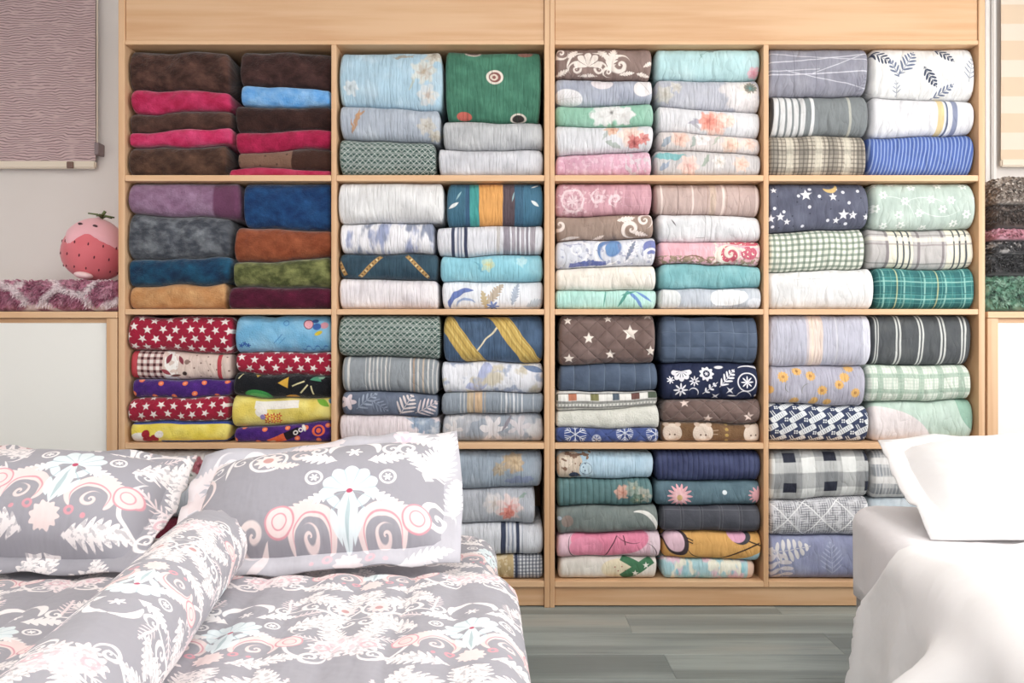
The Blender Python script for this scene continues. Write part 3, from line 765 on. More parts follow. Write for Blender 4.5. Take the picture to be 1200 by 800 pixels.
B3R = [
 I(517, 638, 370, 370, 'q', 'thick denim blue quilt with broad mustard yellow ribbons', ribbons),
 I(516, 638, 424, 424, 'q', 'white quilt washed with lavender and pale yellow', lambda p: p.lay('e6e7ee', (p.warp(5, .05).ln(36, -18, 60, 14, 9) * .8, '9da8d6'), (p.th(p.nz(.04, 3, seed=4), .52, .66), 'cfc6b2'), (p.th(p.nz(.05, 3, seed=11), .56, .68), 'a9b4cc'), (p.leaf(108, 12, 14, 4, -20), '6d86ae'))),
 I(516, 638, 460, 460, 'q', 'grey quilt with fine white stripes and an apricot band', STRIPES('8b96a2', (22, 23, 'c8ccd0'), (26, 27.5, 'c8ccd0'), (30, 38, 'c0a888'), (33, 34, 'dac8ac'), (39, 48, 'd3b088'), (50, 52, 'b0a8a0'), (70, 71, 'c8ccd0'), (75, 77, 'd6d8dc'), (80, 81, 'c8ccd0'), (84, 86, 'd6d8dc'), (89, 90, 'c8ccd0'), (94, 95.5, 'd6d8dc'), (108, 109, 'b8bec6'))),
 I(516, 639, 485, 483, 'q', 'grey and white quilt with large marbled petals', lambda p: p.lay(MARBLE('b4b6be', 'd2cfd0', '98a0ac')(p), (p.warp(3, .07).fl(60, 0, 17, 6, .3), 'dcd6d8'), (p.warp(3, .07).fl(90, 2, 15, 5, .35), 'cbc4c8'), (p.warp(3, .07).fl(12, -2, 12, 5, .3), 'd6d0d0'), (p.leaf(76, 6, 12, 2, 60), '8c8690'))),
]
B4L = [
 I(398, 514, 530, 530, 'q', 'pale grey quilt behind the flanged edge of the patterned pillow', PLAIN('b9bcc4', 'cfd1d8')),
 I(397, 514, 575, 575, 'q', 'sage quilt behind the flanged edge of the patterned pillow', PLAIN('a4b5a8', 'bccabf')),
 I(398, 514, 613, 613, 'q', 'rose quilt behind the flanged edge of the patterned pillow', PLAIN('c79aa4', 'd8b4bc')),
 I(397, 514, 648, 648, 'q', 'blue quilt behind the flanged edge of the patterned pillow', PLAIN('6d86ae', '8aa0c0')),
]
B4R = [
 I(519, 635, 528, 529, 'q28', 'steel blue quilt with a sandy shell print above the pink lotus quilt', FLORAL('97a6b6', (84, 10, 13, 'c0a684', 'd2b890', 'a88c68', 7), (66, 2, 8, 'b2a48e', 'c4b294', 'a08868', 6), leaves=((76, 12, 10, 2, 20, 'c9ab7c'), (90, -12, 18, 5, 5, '8290b4')), mott='a9b6c4')),
 I(519, 627, 575, 570, 'q', 'light grey quilt with a coral pink lotus flower', FLORAL('b3b8c2', (60, 4, 13, 'dcd8da', 'e6dcd8', 'd0c0b4', 6), (78, -2, 16, 'e9d2d0', 'e8a8a4', 'd05a48', 7), (76, -9, 8, 'e88878', 'dd6a58', 'c04438', 6), leaves=((92, 12, 8, 2, 30, '8aa498'),), mott='c2c6ce')),
 I(520, 639, 613, 613, 'q', 'white quilt with a pair of navy stripes above the houndstooth one', STRIPES('d9dce4', (67, 73, '35405c'), (75, 77, '98a2b8'), (80, 82, '98a2b8'), (85, 89, '35405c'), (92, 93, 'a8b0c2'))),
 I(520, 645, 650, 648, 'c', 'black and white houndstooth plaid duvet cover with a straw coloured band', lambda p: p.lay('d6d8dc', (p.pv(4.2, 0, 1.9) * .75, '4a5064'), (p.ph(4.2, 0, 1.9) * .6, '4a5064'), (p.vs((60, 82)), 'c6ab78'), (p.vs((60, 82)) * p.th(p.nz(.12, 2), .5, .56), 'ddc9a0'), (p.vs((84, 87)), '39405a'))),
]
def rose_lace(p):
    q = p.warp(2, .12, 2); lace = p.th(p.nz(.22, 3.0), .44, .56)
    c = cmix('c48d99', 'd29aa6', p.th(p.nz(.04, 2, sx=2.5, sy=.5), .4, .6))
    k = p.any(q.fl(20, -2, 22, 9, .2), q.fl(50, 2, 13, 7, .25), q.fl(70, 0, 11, 8, .25)) * lace
    k2 = p.any(q.ring(20, -2, 13, 1.2), q.fl(20, -2, 7, 8, .3), q.spi(50, 2, 9, 1.6, .2, 1), q.spi(70, -2, 8, 1.6, .2, -1))
    return p.lay(c, (k * .7, 'e8c6cd'), (k2 * .8, 'efd6da'), (p.any(p.pv(9, 80, .6), p.ph(9, 0, .6)) * p.vs((78, 130)) * .3, 'e2b8c2'))
def shell_cover(p):
    q = p.warp(.8, .15, 2); t = q.at(38, 0).mir(); w = 'efe2d8'
    k = p.any(t.fan(0, -6, 17, 9, .25, 95), t.spi(14, -9, 9, 1.9, .2, 1), t.arc(8, -6, 16, 1.6, 40, 60), t.acan(18, 9, 8, 4.5, 3, -40), q.spi(6, 10, 9, 1.8, .22, -1), q.acan(66, 4, 15, 7, 4, 75), q.spi(76, -4, 13, 1.7, .22, 1), q.spi(62, -12, 7, 1.6, .2, -1), q.acan(84, -14, 9, 3, 3, 10), q.acan(110, -2, 8, 3, 3, 30), q.acan(104, -15, 9, 3, 3, -10), t.acan(0, -17, 12, 3, 3, 0), q.acan(8, -14, 9, 3.6, 3, 30))
    k = k * mm('SUBTRACT', 1.0, t.rays(0, -6, 9, .17) * t.dot(0, -6, 15))
    return p.lay(PLAIN('8a726a', '957c74')(p), (k, w))
C1L = [
 I(650, 767, 55, 55, 'c', 'taupe brown duvet cover with cream baroque shells and scrolls', shell_cover),
 I(650, 766, 94, 94, 'q', 'blue grey quilt with big round white leaves', lambda p: p.lay(PLAIN('a2a8ba', 'b4bac8')(p), (p.ell(15, -9, 17, 11), 'e6e4e6'), (p.frond(15, -9, 16, 10, 4, 10, .12) * .5, 'b4b4b4'), (p.ell(55, 11, 13, 8), 'e8e0e4'), (p.ell(57, 17, 4, 3), '6c6468'), (p.ell(106, 5, 15, 11, 30), 'ebe6e6'), (p.ln(100, 12, 112, -4, .3), 'b4b0b0'))),
 I(650, 769, 125, 123, 'c', 'mint green duvet cover with a large white blossom', FLORAL('8abfa6', (54, 0, 14, 'e6e8e6', 'dcdedc', 'c8c8c4', 6), (80, -1, 13, 'e8e6e6', 'dedcda', 'ccc8c4', 6), (66, 3, 13, 'e4e4e2', 'd6d4d2', '54504c', 8), leaves=((63, 7, 6, .5, 70, '50504c'), (72, 5, 6, .5, 20, '50504c'), (60, 1, 6, .5, 140, '50504c')), mott='9acab4')),
 I(650, 771, 149, 150, 'q', 'pale grey quilt with peach and red roses above the pink one', FLORAL('d8d9de', (66, 12, 9, 'e0b69a', 'd69a80', 'b86a50'), (88, 4, 15, 'efd8cc', 'e8c4b4', 'd8a898', 6), (92, -6, 9, 'cc6a64', 'b84848', '8a2c30', 6), (104, -3, 7, 'd88078', 'c05c58', '98363a', 6), leaves=((68, -8, 11, 3, -30, 'a8b4ac'), (58, 5, 8, 2, 60, 'b4bcb8')), mott='e2e2e6')),
 I(646, 764, 184, 178, 'c', 'dusty pink duvet cover with pale lacy sprays under the rose quilt', lambda p: p.lay(PLAIN('d49ab0', 'e0b0c2')(p), (p.th(p.nz(.16, 3), .52, .6) * .4, 'efd2dc'), (p.th(p.nz(.13, 3, seed=6), .5, .58) * p.vs((82, 120)) * .8, 'd6ccd0'))),
]
C1R = [
 I(768, 896, 55, 55, 'c', 'glossy pale aqua duvet cover with a pink blossom at its corner', FLORAL('b2d9dc', (116, -12, 8, 'e4b8c4', 'e89aac', 'd67a8c'), leaves=((54, 8, 9, .6, 55, '8cb8b4'), (66, 16, 9, .8, 10, '7a8a88')), mott='bfe0e2')),
 I(766, 894, 94, 94, 'q', 'silver lilac quilt with a big white anemone with teal eye', lambda p: FLORAL('b8bac6', (96, 6, 22, 'e2dcdc', 'ece6e4', 'cfc8c8', 6), (104, -9, 20, 'e8e2e2', 'f0eaea', 'dcd4d4', 9), (108, 8, 10, 'e6ded4', 'a89a84', '4c8a8a', 9), (110, 8, 7.5, '8c8478', '4f8480', '5c9a98', 12), (8, -4, 11, 'd2cfc8', 'c6c2b8', 'b8b0a4', 6), (22, 6, 7, 'd6d2cc', 'c8c2ba', 'b8b0a4'), mott='c6c8d0')(p)),
 I(769, 897, 125, 133, 'q', 'white quilt with one coral peony beside the white blossom cover', FLORAL('dedee2', (66, -2, 17, 'f0c8b8', 'e89c88', 'd8705c', 7), (58, 0, 11, 'e8937e', 'dd7460', 'c85544', 6), (82, 2, 9, 'f2dcd0', 'ecc4b4', 'dca090'), leaves=((42, -2, 8, 3, 20, 'a8a4b4'), (46, -8, 7, 2, -30, 'b8b6bc')), mott='e8e6e8')),
 I(773, 893, 154, 163, 'q', 'peach and grey floral quilt under the coral peony one', FLORAL('d9cfcc', (24, 2, 11, 'ecc8b8', 'e4b09c', 'd49480'), (50, 4, 9, 'e8e4e4', 'd8d2d0', 'a8a090', 6), (84, -2, 12, 'efd2c0', 'e8bca4', 'd8a088'), (106, 2, 10, 'ead4c8', 'e2b8a4', 'd0a08c'), leaves=((40, 0, 9, 2.4, 70, '9aa8a0'), (8, -2, 9, 3, 50, '8fa0b0'), (68, 4, 9, 2.4, 60, 'b0b8a8')))),
 I(766, 895, 176, 182, 'q', 'turquoise edged quilt with peach flowers at the bottom below the peach floral', FLORAL('cdc8c8', (38, -4, 12, 'f0cfc4', 'eab8ac', 'e09c94'), (74, 2, 9, 'e2ddda', 'd2c8c0', 'b8aa98', 6), (100, 0, 10, 'e8c8b8', 'dcae9a', 'cc9680'), leaves=((16, 8, 20, 5, -3, '5fb8bc'), (58, 3, 10, 2.5, 65, '98a898'), (10, -4, 9, 3, 40, '90a0b8')))),
]
C2L = [
 I(650, 766, 213, 213, 'c', 'dusty rose duvet cover with pale lace medallions', rose_lace),
 I(652, 766, 256, 251, 'c', 'mocha brown duvet cover with a cream scroll at one end', lambda p: p.lay(PLAIN('9a8274', 'a68e80')(p), (p.spi(104, 7, 11, 2, .2, 1), 'f0e2da'), (p.spi(88, -4, 12, 1.6, .22, -1), 'efe0d8'), (p.acan(82, 9, 11, 5, 4, 10), 'efe0d8'), (p.acan(98, -10, 10, 3.5, 3.5, -15), 'e9d8d0'), (p.acan(50, -13, 8, 3, 3, 30), 'e6d2c6'), (p.spi(4, 4, 10, 1.6, .2, 1), 'e8d6cc'), (p.leaf(16, -13, 12, 2.4, 8), 'ded0c8'))),
 I(651, 772, 284, 279, 'c', 'white and cobalt duvet cover with swirling paisley', lambda p: p.lay('d6d8e2', (p.warp(2, .1).spi(26, 4, 16, 2.2, .12, 1), 'f2f0f4'), (p.spi(64, 4, 15, 1.4, .3, -1), '5a82b8'), (p.dot(66, 6, 8), '5d8cc0'), (p.arc(62, 2, 16, 2.2, 200, 120), 'f4f2f4'), (p.warp(2, .08).ln(16, -14, 60, -12, 3.4), '6f78b4'), (p.warp(2, .08).acan(44, -12, 18, 4, 5, -6), '5866a8'), (p.acan(88, 2, 17, 9, 4.5, 65), 'eceaf0'), (p.acan(88, 2, 15, 3, 4.5, 65), '8a92a8'), (p.ell(112, 5, 9, 9), '6f7ab8'), (p.spi(112, -6, 10, 1.8, .24, 1), 'f0eef4'), (p.th(p.nz(.14, 3), .6, .66) * .6, '8088b0'))),
 I(649, 773, 316, 311, 'c', 'plain cream duvet cover under the cobalt paisley one', PLAIN('e8e0d2', 'f0eae0')),
 I(651, 771, 340, 340, 'q', 'mint quilt with blue bamboo leaves at one end', lambda p: p.lay(PLAIN('a8dcd0', 'bce6dc')(p), (p.any(p.leaf(92, 4, 13, 2, -45), p.leaf(98, -4, 11, 1.6, -60), p.leaf(104, 4, 12, 1.6, -35)), '5a88c8'), (p.any(p.leaf(80, 2, 14, 1.8, 60), p.leaf(86, 8, 10, 1.5, 20), p.leaf(58, 3, 12, .8, 85)), '4a9a8c'))),
]
C2R = [
 I(766, 897, 213, 213, 'c', 'beige pink duvet cover with thin pale stripes', STRIPES('c6aca4', (0, 3, 'b89890'), (7, 9, 'ecd8d0'), (27, 28, '8f7872'), (44, 46, 'ecd8d0'), (62, 63, 'b09488'), (65, 72, 'd2b8a6'), (79, 82, 'ecd6cc'), (84, 85, 'b09488'), (99, 100, 'b09488'), (119, 122, 'ecd8d0'), (125, 127, 'b89a90'))),
 I(770, 894, 250, 254, 'c', 'soft white duvet cover under the beige pink striped one', lambda p: p.lay(PLAIN('d9dadd', 'e8e6e8')(p), (p.leaf(17, 6, 5, .8, -55), '6a6468'), (p.vs((54, 55), (61, 62)) * .6, '8a8488'), (p.ln(44, -12, 54, -12, .4), '9a9498'))),
 I(774, 895, 284, 284, 'c', 'pink duvet cover with crimson paisley and a lacy brown border', lambda p: p.lay(PLAIN('e6a8b4', 'efbcc6')(p), (p.hs((-30, -4)) * p.th(p.nz(.18, 3), .44, .52), 'a89078'), (p.warp(1, .2).arc(40, -30, 26, 1, 90, 60), '8a6a58'), (p.ell(78, -2, 14, 12), 'ece0d2'), (p.spi(82, -2, 11, 1.5, .28, 1), 'c8405c'), (p.ell(104, 0, 10, 8), 'c8506a'), (p.ell(100, 14, 22, 5), 'cc4058'), (p.th(p.nz(.2, 3, seed=5), .56, .62) * p.vs((62, 130)), 'e8dccc'))),
 I(772, 895, 309, 312, 'c', 'plain teal turquoise duvet cover under the pink paisley one', PLAIN('6fafb5', '86c0c4')),
 I(771, 894, 338, 338, 'q', 'pale grey quilt with large white petals below the turquoise cover', lambda p: p.lay(PLAIN('b4bcc8', 'c8ced6')(p), (p.ell(10, 0, 14, 14), 'dfe2e2'), (p.warp(2, .1).ell(80, 2, 22, 11), 'eef0f2'), (p.ell(112, -6, 10, 6), 'dadde4'))),
]
def xmas(p):
    c = p.lay('e6e4de', (p.hs((-3, 0)), '8d8d88'), (p.hs((-9, -6.5)), '8a8a86'), (p.hs((-15, -13)), '3c4648'), (p.hs((-6.5, -3)), 'b4b4ae'), (p.hs((-6, -3.4)) * p.pv(4, 0, 2), 'eceae4'))
    up = p.hs((0.5, 9))
    for x0, x1, col in ((0, 2, '4d5a48'), (14, 24, 'b4643c'), (40, 50, '7c7a48'), (66, 74, '4a5a6a'), (88, 98, '6a4038'), (108, 120, '4d5a48')): c = cmix(c, col, p.vs((x0, x1)) * up)
    return p.lay(c, (p.hs((8.6, 10)), '3a3a38'))
def folk(p):
    w = 'eceaf0'; c = '1d2748'
    ms = [p.fan(22, 12, 12, 9, .2, 100, -90), p.fl(51, 9, 8.6, 9, .12), p.fl(37, 0, 6, 8, .35), p.fl(21, -10, 8.4, 8, .35), p.fl(9, 2, 4.6, 7, .35), p.frond(76, 4, 14, 7, 5.4, 50, .32), p.frond(56, -8, 11, 5, 6, 40, .25, .5), p.st(79, -11, 5, 45, 4, .3), p.st(63, -19, 5, 45, 4, .3), p.ell(66, 17, 5, 2), p.arc(100, 4, 17, 1.6, 70, 60), p.arc(36, -14, 6, .8, 60, 90), p.ring(99, 0, 11, .7), p.fl(99, 0, 7.4, 8, .4), p.arc(96, -20, 9, .6, 90, 80), p.dot(110, -17, 1.6), p.leaf(82, -18, 5, 1, 0)]
    k = p.any(*ms)
    return p.lay(c, (k, w), (p.any(p.dot(51, 9, 4), p.dot(37, 0, 1.2), p.dot(21, -10, 1.4), p.fan(22, 12, 8, 7, .2, 100, -90) * p.rays(22, 12, 12, .4, -90)), c), (p.fl(51, 9, 2.4, 6, .3), w))
def animals(p):
    c = PL('6f5238', '8a6a4c')(p)
    for cx, r_ in ((12, 11), (48, 12), (108, 12)):
        c = p.lay(c, (p.ell(cx, -1, r_, 12), 'e2d0c0'), (p.any(p.dot(cx - 3, -3, 1), p.dot(cx + 3, -3, 1)), '5a4030'), (p.ell(cx, -7, 4, 3), 'f0e4d8'), (p.any(p.dot(cx - 7, 10, 3.4), p.dot(cx + 7, 10, 3.4)), 'd4bca8'))
    return p.lay(c, (p.any(*[p.dot(76, y, 2) for y in (-10, -3, 4, 11)]), 'b89a58'), (p.ln(60, 2, 66, 3, .5), 'b89c84'), (p.ln(60, -2, 66, -2, .5), 'b89c84'))
C3L = [
 I(656, 768, 370, 370, 'd22', 'thick brown diamond quilted quilt with scattered cream stars', lambda p: p.lay(PLAIN('6f5852', '7f6862')(p), (p.any(p.st(34, 2, 6.5), p.st(83, 8, 9.5), p.st(9, 24, 6), p.st(57, 25, 5), p.st(60, -18, 6), p.st(11, -22, 6), p.st(107, -14, 6), p.st(104, 30, 6)), 'f0e2d6'))),
 I(655, 771, 428, 425, 'h18', 'slate blue channel stitched quilt under the starry brown one', lambda p: p.lay(PLAIN('46566e', '51627a')(p), (p.pv(18, 0, .9) * .6, '7f90a4'))),
 I(652, 775, 459, 458, 'q', 'white quilt with a row of little village houses and dark borders', xmas),
 I(652, 778, 482, 473, 'p', 'creamy ivory plush blanket under the village border quilt', PL('d2d2c8', 'e6e4dc')),
 I(650, 772, 500, 501, 'd20', 'royal blue quilt with white snowflakes', lambda p: p.lay(PLAIN('2b4180', '375094')(p), (p.any(p.snow(23, 1, 13, .45), p.snow(81, 3, 10, .4), p.snow(118, 2, 11, .4), p.snow(48, -4, 5.5, .35), p.snow(101, -12, 4, .6), p.snow(63, -14, 4, .5)), 'e4e8f2'))),
]
C3R = [
 I(775, 889, 370, 371, 'g17', 'thick slate blue grid quilted quilt above the navy folk print', lambda p: p.lay(PLAIN('47576f', '55657d')(p), (p.pv(17, 0, .7) * .5, '7c8ca2'), (p.ph(34, 8.5, .7) * .5, '7c8ca2'))),
 I(775, 889, 425, 425, 'c', 'dark navy duvet cover with white folk flowers and a heart', folk),
 I(772, 896, 469, 467, 'd19', 'brown diamond quilted quilt with a few pink stars', lambda p: p.lay(PLAIN('6d5650', '7a635c')(p), (p.any(p.st(25, 10, 6), p.st(52, -9, 6), p.st(100, -5, 6)), 'e8cfc4'), (p.any(p.at(0, 0, 45).pv(19 * .7071, 0, .6), p.at(0, 0, 45).ph(19 * .7071, 0, .6)) * .35, '9c867e'))),
 I(775, 894, 495, 495, 'p', 'brown plush blanket with pale round animals', animals),
]
def pinkpup(p):
    c = p.lay('ecc0d0', (p.ell(62, 8, 46, 22), 'ec7a9e'), (p.ell(34, -2, 20, 13), 'ef86a8'), (p.vs((110, 140)), 'ecd2dc'))
    ol = '43222e'
    return p.lay(c, (p.any(p.arc(36, 2, 23, .7, 215, 70), p.arc(60, 14, 32, .6, -80, 26), p.ln(56, -16, 70, 12, .6), p.ln(78, 12, 80, 0, .6), p.arc(90, 26, 24, .6, -110, 40), p.arc(104, -12, 14, .6, 20, 60)), ol))
def tiger(p):
    c = p.lay('e0a443', (p.ell(14, 6, 14, 20, 25), '463a3e'), (p.ell(12, 7, 11, 16, 25), 'efc4d4'), (p.ell(90, 16, 13, 12, -35), '4a4a50'), (p.ell(86, 16, 11, 10, -35), 'e8a4c4'), (p.at(96, -14, 28).m(p.at(96, -14, 28).y), 'a8d4e2'))
    return p.lay(c, (p.any(p.arc(48, 6, 22, .9, -110, 50), p.ln(64, -18, 112, 6, .9), p.ln(26, 10, 34, 6, .7), p.ln(26, 6, 34, 3, .7), p.ln(100, 8, 116, 2, .8)), '3c2c28'))
def sticker(p):
    c = p.lay(PLAIN('dcd6cc', 'eae4da')(p), (p.ell(72, 0, 22, 12), 'e6d9b8'), (p.any(*[p.dot(66 + 4 * i, 2 - 5 * (i % 2), .8) for i in range(4)]), 'b05a48'))
    q = p.at(93, 0, 35)
    return p.lay(c, (p.any(q.vs((-22, 20)) * q.hs((-6, 6)), p.at(88, 6, -30).vs((-16, 12)) * p.at(88, 6, -30).hs((-5, 5))), '3f7a54'), (p.any(p.st(90, -6, 4), p.st(103, 4, 4)), 'ecebe0'))
def cartoon_beige(p):
    return p.lay(PLAIN('a9cbe0', 'bcd8ea')(p), (p.ell(14, 0, 16, 20), 'd6c3ae'), (p.ell(10, 4, 8, 6), 'e6d6c2'), (p.th(p.nz(.12, 2), .55, .6) * p.vs((0, 40)), '8c6c58'), (p.ell(20, -12, 6, 4), '2d3c58'), (p.ell(34, -6, 8, 11), 'c2dcea'), (p.ring(34, -4, 7, .4), '7c98b0'), (p.any(*[p.dot(31 + (i % 2) * 2, -10 + 4 * i, .8) for i in range(4)]), '33567c'))
C4L = [
 I(653, 768, 528.5, 528.5, 'q', 'pale blue quilt with a beige cartoon print', cartoon_beige),
 I(653, 766, 560, 560, 'h7', 'teal channel stitched quilt with a mixed flower wreath at the end', lambda p: FLORAL('587e80', (76, 2, 9, 'd8a490', 'c88872', 'b87058'), (90, 6, 10, '9aa89c', '7f9488', 'c8b088', 6), (102, -4, 10, 'b4b4a8', '8a9a8c', 'd0b48c', 6), (94, -8, 8, '5f7c6c', '88a090', 'cfc0a0', 6), mott='6a9092')(p)),
 I(653, 773, 593, 591, 'c', 'plain grey green duvet cover with a curved white end', lambda p: p.lay(PLAIN('74807e', '828c88')(p), (p.ell(12, 0, 7, 7) * .6, 'a48478'), (p.dot(3, 4, 2.4), 'b8c8d8'), (p.arc(94, -14, 24, 3, 45, 55), 'eceae4'))),
 I(653, 775, 625, 621, 'c', 'hot pink cover with thin dark cartoon outlines', pinkpup),
 I(655, 770, 651, 651, 'c', 'cream cover with a dark green starred ribbon', sticker),
]
C4R = [
 I(768, 894, 528.5, 528.5, 'h6', 'navy blue quilt with narrow stitched channels', lambda p: p.lay(PLAIN('333c66', '424c76')(p), (p.pv(6, 0, .8) * .4, '606a92'))),
 I(768, 892, 563, 563, 'c', 'slate teal cover with pink daisies', lambda p: p.lay(PLAIN('54707e', '62808c')(p), (p.fl(28, -2, 15, 14, .22), 'eea8b0'), (p.fl(28, -2, 10, 12, .2), 'f2bcc0'), (p.dot(28, -4, 3.4), 'd8b070'), (p.fl(120, -2, 11, 12, .22), 'e2a0a8'), (p.dot(81, 1, 2.8), 'e8f0f4'))),
 I(774, 893, 591, 590, 'h23', 'charcoal quilt with hexagon stitching', lambda p: p.lay(PLAIN('484a54', '52545e')(p), (p.any(p.pv(23, 0, .7), p.ph(24, 12, .7), p.pv(23, 3, .5)) * .6, '7c7e84'))),
 I(778, 893, 621, 622, 'c', 'golden orange cover with pink ears and dark cartoon outlines', tiger),
 I(777, 885, 652, 656, 'q', 'pastel rainbow quilt at the bottom under the golden orange cover', lambda p: p.lay('a9d4dc', (p.th(p.nz(.03, 2, sx=1.6, seed=3), .5, .62), 'eac8d8'), (p.th(p.nz(.04, 2, sx=2, seed=7), .55, .66), 'f0eedc'), (p.th(p.nz(.035, 2, sx=2, seed=12), .55, .66), '8cc8d4'), (p.vs((100, 140)), 'e6c0a8'))),
]
D1L = [
 I(901, 1021, 53, 53, 'c', 'thick lavender grey duvet cover with thin crossing white lines', lambda p: p.lay(PLAIN('8c8c9a', '9898a4')(p), (p.any(p.ln(0, 8, 120, 20, .5), p.ln(0, 20, 120, 12, .4), p.ln(0, -6, 120, -1, .6), p.ln(20, 0, 120, -22, .4), p.ln(50, -4, 120, 22, .4), p.ln(0, -2, 60, 2, .4)), 'd2d2dc'), (p.any(p.vs((30, 31), (56, 57))) * .5, '6c6c7c'), (p.frond(110, -16, 14, 8, 5, 60, .2) * .6, '6c6c7c'))),
 I(904, 1024, 113, 113, 'c', 'mid grey duvet cover with broad white stripes at one end', STRIPES('7e8486', (0, 2.5, '54565a'), (2.5, 8, 'dcdcdc'), (10, 16, 'd8d8d8'), (18.5, 24, 'dadada'), (26.5, 32, 'd8d8d8'), (34.5, 40, 'd6d6d6'), (47, 51, 'dedede'), (91, 94, 'b4b4aa'))),
 I(901, 1018, 160, 160, 'c', 'beige and black checked tweed duvet cover below the grey striped one', PLAID('bdb3a2', ('v', 5, 0, 1.6, '57504a', .6), ('h', 5, 0, 1.6, '57504a', .55), ('v', 34, 6, 10, '4c4844', .45), ('v', 34, 24, 8, 'e0d8c4', .6), ('h', 22, 4, 6, '4c4844', .3))),
]
D1R = [
 I(1020, 1149, 53, 54, 'c', 'thick white duvet cover with dark blue leaf sprigs', lambda p: p.lay(PLAIN('dededd', 'ebeae8')(p), (p.any(p.frond(10, 16, 14, 8, 5.2, -30, .34), p.frond(68, -6, 15, 6, 5, -58, .4), p.frond(86, 22, 14, 6, 5, -40, .36)), '3f4860'), (p.any(p.frond(42, 11, 17, 9, 5.6, 58, .32), p.frond(26, 4, 12, 6, 5.4, 120, .3), p.frond(84, -24, 15, 6, 5, 40, .32)), '66728f'), (p.any(p.frond(116, 4, 15, 8, 5.4, 80, .22), p.frond(30, -20, 10, 5, 5, 100, .2)), '98a0b0'))),
 I(1018, 1144, 113, 120, 'c', 'white duvet cover with one yellow and two slate blue stripes', STRIPES('dedee2', (76, 83, 'dcc48c'), (85.5, 88, '5f6a84'), (88.4, 89.6, 'f4f4f4'), (93, 99, '848ca8'))),
 I(1018, 1147, 161, 158, 'c', 'cobalt blue duvet cover with fine pale pinstripes', lambda p: p.lay('3458a6', (p.at(0, 0, -8).pv(4.3, 0, 1.3) * .75, '9ab0dc'))),
]
def night(p):
    return p.lay(PLAIN('55586c', '62667a')(p), (p.any(p.st(44, 13, 7), p.st(14, -12, 5), p.st(75, 10, 5), p.st(88, -11, 6.5), p.st(99, -12, 5), p.st(22, -18, 4), p.st(3, -14, 5), p.st(115, -14, 4), p.st(6, 20, 4), p.st(80, -18, 4)), 'eceaf0'), (p.any(*[p.dot(x_, y_, 1.9) for x_, y_ in ((49, 20), (35, 12), (59, 11), (48, -1), (7, -2), (18, -6), (88, 16), (80, 20), (94, 3), (106, 17), (70, -18), (92, -22), (41, -24), (6, -24))]), 'e4e4ee'), (p.lat(23, 17, .5).dot(0, 0, .8), '343848'), (p.arc(72, 26, 9, 3, -70, 75), 'd6b46a'))
def daisies(p):
    q = p.lat(26, 17, .45)
    return p.lay(PLAIN('b2c4ba', 'c0d0c6')(p), (q.fl(0, 0, 5.2, 6, .2), 'e6ece6'), (q.dot(0, 0, 1.6), 'b4c8bc'), (p.any(p.arc(20, -20, 30, .5, 60, 50), p.arc(80, 20, 34, .5, -100, 50), p.arc(60, -30, 40, .5, 90, 35)), 'dfe8e2'))
D2L = [
 I(901, 1024, 212, 212, 'c', 'slate blue duvet cover with white stars and a golden moon', night),
 I(901, 1019, 272, 268, 'c', 'small green gingham duvet cover under the starry night one', PLAID('e6e8da', ('v', 7.1, 0, 3.0, '54705c', .62), ('h', 7.1, 0, 3.0, '54705c', .62))),
 I(900, 1027, 319, 315, 'c', 'plain white thick duvet cover beside the teal tartan', lambda p: p.lay(PLAIN('dfdfdf', 'eaeaea')(p), (p.ln(30, 12, 80, 14, .4) * .5, 'b8b8b8'))),
]
D2R = [
 I(1018, 1147, 212, 212, 'c', 'pale sage duvet cover with white line flowers', daisies),
 I(1014, 1148, 269, 269, 'c', 'cream and grey windowpane duvet cover with dark lines', lambda p: p.lay('bcb8b6', (p.vs((24, 52), (92, 124)), 'e6e0cc'), (p.vs((20, 23.5), (57, 60.5), (86, 89), (126, 129)), '8c8486'), (p.vs((33, 35), (40, 42), (47, 49), (100, 102), (107, 109), (114, 116)), '4a545a'), (p.hs((9, 14)) * .7, 'e8e2d4'), (p.hs((4, 6)) * .6, '8c8080'), (p.hs((16, 18)) * .5, '6c6462'), (p.hs((-19, -17)) * .5, '55605c'))),
 I(1027, 1148, 315, 315, 'c', 'teal green tartan duvet cover', PLAID('2f8280', ('v', 24, 0, 10, '1f5f64', .6), ('h', 20, 0, 8, '1f5f64', .6), ('v', 24, 7, 1.6, '9ad0c4', .7), ('v', 24, 15, 1.2, '14484e', .8), ('h', 20, 8, 1.5, '9ad0c4', .65), ('h', 20, 14, 1.2, '14484e', .7), ('v', 12, 3, 1, '62b0a8', .6), ('h', 10, 3, 1, '62b0a8', .5), ('v', 48, 22, 1.4, 'd8dc9c', .6))),
]
def navygeo(p):
    p = p.sc(1.3, 1.3); q = p.lat(29, 19, None, 0.5)
    z = q.at(0, 0, 32)
    ms = [z.vs((-14, 14)) * z.hs((-4.2, 4.2)), q.any(*[q.ell(10 + 3.4 * (i % 3), -6 + 3.4 * (i // 3), 1.3, 1.3) for i in range(6)]), q.any(q.ln(-12, 8, -6, -2, .6), q.ln(-9, 9, -3, 0, .6), q.ln(5, 8, 10, 2, .5))]
    k = p.any(*ms)
    return p.lay('333f60', (k, 'e4e8ea'), (z.vs((-10, 10)) * z.pv(3.4, 0, 1.1) * z.hs((-3, 3)) * .7, '4d5a78'))
